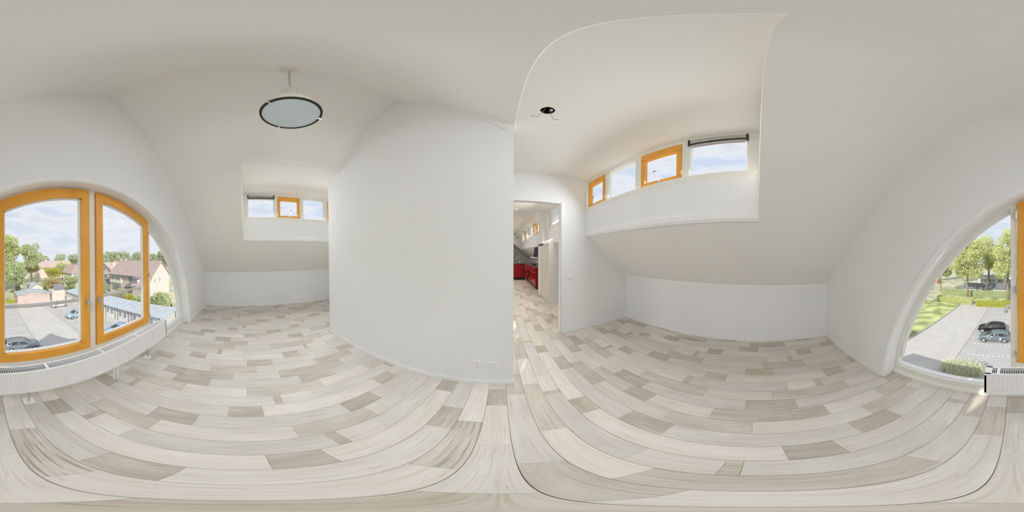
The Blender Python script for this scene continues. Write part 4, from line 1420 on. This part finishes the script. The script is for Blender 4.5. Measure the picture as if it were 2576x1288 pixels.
sh_ = thing('brick_shed', (-11, -41.4, GZ), 'red brick garden shed with low grey gable roof by the parking lot', 'shed')
MB().box(-15.4, -7.0, -39.4, -43.6, GZ, -7.75).prism([(-15.4, -7.75), (-7.0, -7.75), (-11.2, -7.1)], 'y', -39.4, -39.6).build('wall', 'brick_red', sh_)
MB().prism([(-15.7, -7.82), (-11.2, -7.08), (-6.7, -7.82), (-6.7, -7.70), (-11.2, -6.95), (-15.7, -7.70)], 'y', -39.2, -43.9).build('roof', 'roof_metal', sh_)
MB().box(-15.5, -6.9, -39.36, -39.42, -7.92, -7.80).build('fascia', 'kerb_stone', sh_)
sh_ = thing('pink_shed', (-18, -41, GZ), 'pink brick shed with small dark gabled roof beside the garages', 'shed')
MB().box(-19.8, -16.1, -39.5, -42.6, GZ, -7.3).build('wall', 'brick_pink', sh_)
MB().prism([(-40.2, -7.3), (-42.6, -7.3), (-41.4, -6.1)], 'x', -19.5, -17.4).build('gable', 'brick_pink', sh_)
MB().prism([(-39.9, -7.4), (-41.4, -5.95), (-42.9, -7.4), (-42.9, -7.25), (-41.4, -5.8), (-39.9, -7.25)], 'x', -19.8, -17.1).build('roof', 'roof_dark', sh_)
sh_ = thing('garden_cabin', (-14.5, -51, GZ), 'small garden cabin with grey pitched roof and round windows', 'shed')
MB().box(-16.6, -12.6, -48.6, -52.6, GZ, -7.7).prism([(-16.6, -7.7), (-12.6, -7.7), (-14.6, -6.5)], 'y', -48.6, -52.6).build('wall', 'render_white', sh_)
MB().prism([(-16.9, -7.9), (-14.6, -6.45), (-12.3, -7.9), (-12.3, -7.75), (-14.6, -6.3), (-16.9, -7.75)], 'y', -48.3, -52.9).build('roof', 'roof_metal', sh_)
for x in (-15.4, -13.9):
    MB().lathe([(0.32, 0.0), (0.32, 0.06)], (x, -48.6, -8.5), 20, 'y').build('round_window', 'pane_dark', sh_)

# semi-detached brick house, ridge along v
h1 = thing('brick_house', (-41, -31, GZ), 'wide brick house with brown tiled roof and white window bay', 'house')
MB().box(-36, -46, -23.3, -39.2, GZ, -3.7).prism([(-36, -3.7), (-46, -3.7), (-41, 0.15)], 'y', -23.3, -39.2).build('wall', 'brick_pink', h1)
rf = MB().prism([(-35.5, -4.1), (-41, 0.2), (-46.5, -4.1), (-46.5, -3.85), (-41, 0.45), (-35.5, -3.85)], 'y', -22.9, -39.6).build('roof', 'roof_tile', h1)
for i in range(13):
    k = (i + 0.5) / 13
    MB().box(-41 + 5.5 * k - 0.05, -41 + 5.5 * k + 0.06, -22.9, -39.6, 0.45 - 4.3 * k - 0.02, 0.45 - 4.3 * k + 0.05).build('tile_course', 'roof_tile', rf)
MB().prism([(-33.2, -6.3), (-35.6, -4.1), (-35.6, -3.9), (-33.2, -6.1)], 'y', -22.9, -28.2).build('lower_roof', 'roof_tile', h1)
MB().box(-36, -33.6, -23.3, -28.0, GZ, -6.2).prism([(-36, -6.2), (-33.6, -6.2), (-36, -4.1)], 'y', -23.3, -28.0).build('lean_to', 'brick_pink', h1)
MB().box(-41.5, -40.7, -27.6, -28.4, 0.0, 1.1).build('chimney', 'brick_pink', h1)
MB().box(-41.3, -40.7, -36.6, -37.3, 0.0, 0.95).build('chimney', 'brick_pink', h1)
MB().box(-35.55, -36, -34.0, -39.0, -6.4, -4.0).build('bay', 'render_white', h1)
add_window(h1, 'x', -35.55, -34.2, -36.2, -5.4, -4.15, 1, panes=2)
add_window(h1, 'x', -35.55, -36.5, -38.8, -5.4, -4.15, 1, panes=2)
MB().box(-35.3, -36, -29.0, -39.3, -4.0, -3.8).build('gutter', 'roof_dark', h1)
add_window(h1, 'x', -36.0, -29.4, -31.2, -5.6, -4.2, 1, panes=2)
add_window(h1, 'x', -36.0, -34.5, -38.0, -8.9, -7.0, 1, panes=3)
add_window(h1, 'x', -36.0, -29.5, -32.5, -8.9, -7.0, 1, panes=2)
MB().box(-33.9, -35.4, -26.4, -28.3, -6.3, -4.3).build('dormer', 'render_white', h1)
MB().box(-33.6, -35.9, -26.2, -28.5, -4.35, -4.1).build('dormer_roof', 'roof_dark', h1)
add_window(h1, 'x', -33.9, -26.6, -28.1, -5.9, -4.5, 1, panes=1)
add_window(h1, 'y', -23.3, -37.9, -37.1, -5.6, -4.3, 1, panes=1)
add_window(h1, 'y', -23.3, -40.6, -39.7, -5.6, -4.0, 1, panes=1)
# gabled house to the left
h2 = thing('gabled_house', (-48, -51.5, GZ), 'pink brick house with steep gable facing the parking lot', 'house')
MB().prism([(-59.3, GZ), (-43.7, GZ), (-43.7, -5.7), (-51.5, -0.85), (-59.3, -5.7)], 'x', -44, -53).build('wall', 'brick_pink', h2)
MB().prism([(-60.0, -6.1), (-51.5, -0.75), (-43.0, -6.1), (-43.0, -5.85), (-51.5, -0.5), (-60.0, -5.85)], 'x', -43.5, -53.5).build('roof', 'roof_tile', h2)
add_window(h2, 'x', -44.0, -51.1, -52.1, -3.9, -2.3, 1)
add_window(h2, 'x', -44.0, -49.6, -51.6, -7.0, -5.2, 1, panes=2)
add_window(h2, 'x', -44.0, -46.6, -47.6, -6.6, -5.2, 1)
MB().box(-43.9, -38.0, -41.5, -50.5, GZ, -7.6).build('extension', 'render_white', h2)
MB().box(-44.0, -37.7, -41.2, -50.8, -7.6, -7.25).build('extension_roof', 'roof_dark', h2)
add_window(h2, 'x', -38.0, -43.2, -44.6, -9.7, -8.0, 1)
MB().box(-46.6, -47.6, -49.0, -49.8, -2.6, -0.4).build('chimney', 'brick_pink', h2)
# white house seen past the middle post
h3 = thing('white_house', (-33, -60, GZ), 'white rendered house with dark balcony panel and pink tiled roof', 'house')
MB().box(-31.4, -39.5, -56.6, -64.0, GZ, -4.6).build('wall', 'render_white', h3)
MB().prism([(-30.9, -4.8), (-39.9, -4.8), (-37.9, -1.4), (-32.9, -1.4)], 'y', -56.2, -64.4).build('roof', 'roof_tile', h3)
add_window(h3, 'y', -56.6, -34.8, -32.2, -6.4, -5.0, 1, panes=3)
MB().box(-34.9, -32.0, -56.2, -56.6, -7.7, -6.6).build('balcony_panel', 'roof_dark', h3)
MB().box(-35.4, -31.2, -55.6, -56.6, -8.1, -7.8).build('balcony_slab', 'render_white', h3)
# little white gabled house between
h4 = thing('dormer_house', (-57, -56, GZ), 'small white gabled house with dark slate roof between the brick houses', 'house')
MB().box(-55, -62, -51.6, -57.0, GZ, -4.6).prism([(-57.0, -4.6), (-51.6, -4.6), (-54.3, -1.5)], 'x', -55, -62).build('wall', 'render_white', h4)
MB().prism([(-57.4, -4.9), (-54.3, -1.45), (-51.2, -4.9), (-51.2, -4.7), (-54.3, -1.2), (-57.4, -4.7)], 'x', -54.7, -62).build('roof', 'roof_dark', h4)
add_window(h4, 'x', -55, -53.9, -54.7, -3.9, -2.8, 1)
h5 = thing('orange_roofed_house', (-74, -68, GZ), 'distant house with orange tiled roof behind the brick house', 'house')
MB().box(-70, -79, -62, -76, GZ, -4.0).build('wall', 'brick_pink', h5)
MB().prism([(-69.5, -4.3), (-79.5, -4.3), (-74.5, -0.6)], 'y', -61.5, -76.5).build('roof', 'roof_tile_orange', h5)
MB().box(-74.0, -75.0, -70.5, -71.5, -1.2, 0.4).build('chimney', 'brick_pink', h5)
h6 = thing('long_roofed_terrace', (-37, -90, GZ), 'long terrace with pinkish roof in front of the woodland', 'house')
MB().box(-27, -49, -88, -96, GZ, -3.9).build('wall', 'brick_pink', h6)
MB().prism([(-87.4, -4.2), (-96.6, -4.2), (-92, -0.3)], 'x', -26.5, -49.5).build('roof', 'roof_tile', h6)
MB().box(-33, -34, -91.6, -92.4, -0.6, 0.5).build('chimney', 'brick_pink', h6)
# wooden garden fence behind the garages
fe = thing('garden_fence', (-29, -25, GZ), 'brown wooden board fence behind the garages', 'fence')
for i in range(26):
    MB().box(-29.0, -29.06, -14.0 - i * 0.9, -14.0 - i * 0.9 - 0.86, GZ, GZ + 2.0).build('board', 'wood_fence', fe)
for i in range(9):
    MB().box(-28.98, -28.86, -13.95 - i * 2.7 - 0.06, -13.95 - i * 2.7 + 0.06, GZ, GZ + 2.15).build('post', 'kerb_stone', fe)
# behind the parking lot on the right
for (u0, u1, v, lb) in ((9.5, 15.5, -49.5, 'shed with dark pitched roof behind the broad lime-green tree'), (-0.5, 7.5, -50.0, 'longer white walled shed with dark pitched roof behind the hedge')):
    t = thing('dark_roofed_shed', ((u0 + u1) / 2, v - 2, GZ), lb, 'shed')
    MB().box(u0, u1, v, v - 4, GZ, -8.0).build('wall', 'render_white', t)
    MB().prism([(v + 0.4, -8.1), (v - 2, -6.6), (v - 4.4, -8.1)], 'x', u0 - 0.3, u1 + 0.3).build('roof', 'roof_dark', t)
t = thing('white_office', (5, -62, GZ), 'low white flat-roofed building beyond the dark sheds', 'building')
MB().box(-4, 13, -60, -68, GZ, -5.2).build('wall', 'render_white', t)
MB().box(-4.3, 13.3, -59.7, -68.3, -5.2, -4.9).build('roof', 'roof_metal', t)
for i in range(5):
    add_window(t, 'y', -60, -2.5 + i * 3.1, -0.6 + i * 3.1, -7.6, -6.2, 1, panes=2)
sk = thing('orange_skip', (33.5, -66.3, GZ), 'bright orange container standing in the sandy yard', 'container')
MB().box(32.4, 34.6, -65.4, -67.4, GZ, GZ + 2.3).build('body', 'skip_orange', sk)
MB().box(32.3, 34.7, -65.3, -67.5, GZ + 2.2, GZ + 2.4).build('lid', 'render_white', sk)

# ------------------------------------------------------------------ cars
def loft(mb_, secs):
    n_ = len(secs[0])
    vs = [p for s in secs for p in s]
    fs = []
    for i in range(len(secs) - 1):
        for j in range(n_):
            fs.append((i * n_ + j, i * n_ + (j + 1) % n_, (i + 1) * n_ + (j + 1) % n_, (i + 1) * n_ + j))
    fs.append(tuple(range(n_ - 1, -1, -1)))
    fs.append(tuple((len(secs) - 1) * n_ + j for j in range(n_)))
    mb_.add(vs, fs)


def car(u, v, rz, mat, label, kind='hatch', emblem=False):
    """nose towards local +x"""
    t = thing('parked_car', (u, v, GZ + 0.012), label, 'car', 'cars in the parking lot', rotz=rz)
    if rz == 0:
        WINV.pop(t.name, None)
    # lower body
    st = [(-2.08, 0.42, 0.72, 0.70), (-2.02, 0.30, 0.90, 0.82), (-1.75, 0.24, 0.97, 0.87), (-1.0, 0.22, 0.97, 0.89), (0.2, 0.22, 0.95, 0.89), (0.95, 0.22, 0.92, 0.88), (1.55, 0.24, 0.82, 0.85), (1.95, 0.30, 0.70, 0.76), (2.08, 0.38, 0.56, 0.62)]
    mb_ = MB()
    secs = []
    for (x, zb, zt, hw_) in st:
        secs.append([(x, -hw_ * 0.92, zb), (x, -hw_, zb + (zt - zb) * 0.35), (x, -hw_ * 0.99, zb + (zt - zb) * 0.75), (x, -hw_ * 0.90, zt), (x, hw_ * 0.90, zt), (x, hw_ * 0.99, zb + (zt - zb) * 0.75), (x, hw_, zb + (zt - zb) * 0.35), (x, hw_ * 0.92, zb)])
    loft(mb_, secs)
    # greenhouse in body colour
    if kind == 'hatch':
        g = [(-2.0, 0.88, 0.74, 0.90), (-1.75, 1.30, 0.62, 0.92), (-1.2, 1.45, 0.60, 0.94), (-0.3, 1.50, 0.60, 0.93), (0.25, 1.43, 0.59, 0.92), (1.05, 0.93, 0.68, 0.90)]
    else:
        g = [(-1.55, 0.92, 0.74, 0.90), (-0.95, 1.32, 0.61, 0.92), (-0.3, 1.42, 0.60, 0.93), (0.2, 1.38, 0.59, 0.92), (1.0, 0.93, 0.68, 0.90)]
    secs = [[(x, -0.79, zb), (x, -hw_, zt - 0.05), (x, -hw_ * 0.85, zt), (x, hw_ * 0.85, zt), (x, hw_, zt - 0.05), (x, 0.79, zb)] for (x, zt, hw_, zb) in g]
    loft(mb_, secs)
    body = mb_.build('body', mat, t, smooth=True, local=True)

    # glass panes just proud of the greenhouse
    def side_pane(pts, nm):
        for s in (-1, 1):
            q = []
            for (x, k) in pts:
                # interpolate roof height and half width at x
                for i in range(len(g) - 1):
                    if g[i][0] <= x <= g[i + 1][0]:
                        f_ = (x - g[i][0]) / (g[i + 1][0] - g[i][0])
                        zt = g[i][1] + (g[i + 1][1] - g[i][1]) * f_
                        hw_ = g[i][2] + (g[i + 1][2] - g[i][2]) * f_
                        break
                zb = 0.93
                yy = 0.79 + (hw_ - 0.79) * k
                q.append((x, s * (yy + 0.012), zb + (zt - 0.05 - zb) * k))
            MB().add(q, [tuple(range(len(q)))]).build(nm, 'car_glass', body, local=True)
    if kind == 'hatch':
        side_pane([(-0.42, 0.12), (0.72, 0.12), (0.22, 0.9), (-0.42, 0.92)], 'side_window')
        side_pane([(-1.32, 0.12), (-0.52, 0.12), (-0.52, 0.92), (-1.22, 0.9)], 'side_window')
        side_pane([(-1.66, 0.25), (-1.40, 0.14), (-1.32, 0.88), (-1.60, 0.8)], 'quarter_window')
    else:
        side_pane([(-0.30, 0.12), (0.68, 0.12), (0.18, 0.9), (-0.30, 0.92)], 'side_window')
        side_pane([(-1.15, 0.15), (-0.40, 0.12), (-0.40, 0.92), (-0.85, 0.88)], 'side_window')
    a0, a1 = g[-2], g[-1]
    MB().add([(a1[0] - 0.04 + 0.03, -0.64, a1[1] + 0.03), (a1[0] - 0.04 + 0.03, 0.64, a1[1] + 0.03), (a0[0] + 0.08, 0.50, a0[1] - 0.03), (a0[0] + 0.08, -0.50, a0[1] - 0.03)], [(0, 1, 2, 3)]).build('windscreen', 'car_glass', body, local=True)
    r0, r1 = g[0], g[1]
    MB().add([(r0[0] + 0.05 - 0.03, -0.60, r0[1] + 0.09), (r0[0] + 0.05 - 0.03, 0.60, r0[1] + 0.09), (r1[0] - 0.05, 0.52, r1[1] - 0.03), (r1[0] - 0.05, -0.52, r1[1] - 0.03)], [(0, 1, 2, 3)]).build('rear_window', 'car_glass', body, local=True)
    for x in (-1.28, 1.30):
        for s in (-1, 1):
            w = MB().lathe([(0.20, -0.10), (0.315, -0.10), (0.32, -0.06), (0.32, 0.06), (0.315, 0.10), (0.20, 0.10)], (x, s * 0.80, 0.32), 24, 'y').build('wheel', 'tyre', t, smooth=True, local=True)
            mb2 = MB().lathe([(0.215, s * 0.100), (0.215, s * 0.115)], (x, s * 0.80, 0.32), 20, 'y')
            mb2.build('rim', 'alloy', w, local=True)
    for s in (-1, 1):
        MB().cbox(1.93, s * 0.58, 0.62, 0.22, 0.30, 0.12).build('headlight', 'head_clear', t, local=True, bevel=0.02)
        MB().cbox(-1.97, s * 0.66, 0.84, 0.16, 0.24, 0.16).build('tail_light', 'tail_red', t, local=True, bevel=0.02)
        MB().cbox(0.62, s * 0.95, 0.96, 0.14, 0.16, 0.10).build('mirror', mat, t, local=True, bevel=0.02)
    if emblem:
        for s in (-1, 1):
            mb3 = MB()
            for d in (-1, 1):
                a_ = [(-0.78 - d * 0.17, 0.38), (-0.78 - d * 0.10, 0.38), (-0.78 + d * 0.17, 0.78), (-0.78 + d * 0.10, 0.78)]
                mb3.prism(a_, 'y', s * 0.885, s * 0.90)
            mb3.lathe([(0.055, 0.885 if s > 0 else -0.90), (0.055, 0.90 if s > 0 else -0.885)], (-0.78, 0, 0.80), 14, 'y')
            mb3.build('emblem', 'line_white', t, local=True)
            MB().box(0.35, 0.75, s * 0.888, s * 0.898, 0.68, 0.73).build('lettering', 'line_white', t, local=True)
    return t


car(2.35, -20.85, 0.02, 'car_slate', 'slate grey hatchback with white X emblem on its side', emblem=True)
car(3.05, -23.9, 0.0, 'car_black', 'black hatchback with red tail lights parked next to the slate grey one')
car(-3.7, -18.3, math.pi, 'car_dark_grey', 'dark grey hatchback close to the gable shadow on the paving')
car(-15.5, -26.3, 0.06, 'car_silver_blue', 'silver blue saloon parked in front of the garages', 'saloon')
car(-15.7, -34.3, 0.1, 'car_white', 'white saloon parked near the pink shed', 'saloon')
car(-16.6, -16.4, 0.0, 'car_blue', 'light blue saloon parked below the casement sill', 'saloon')
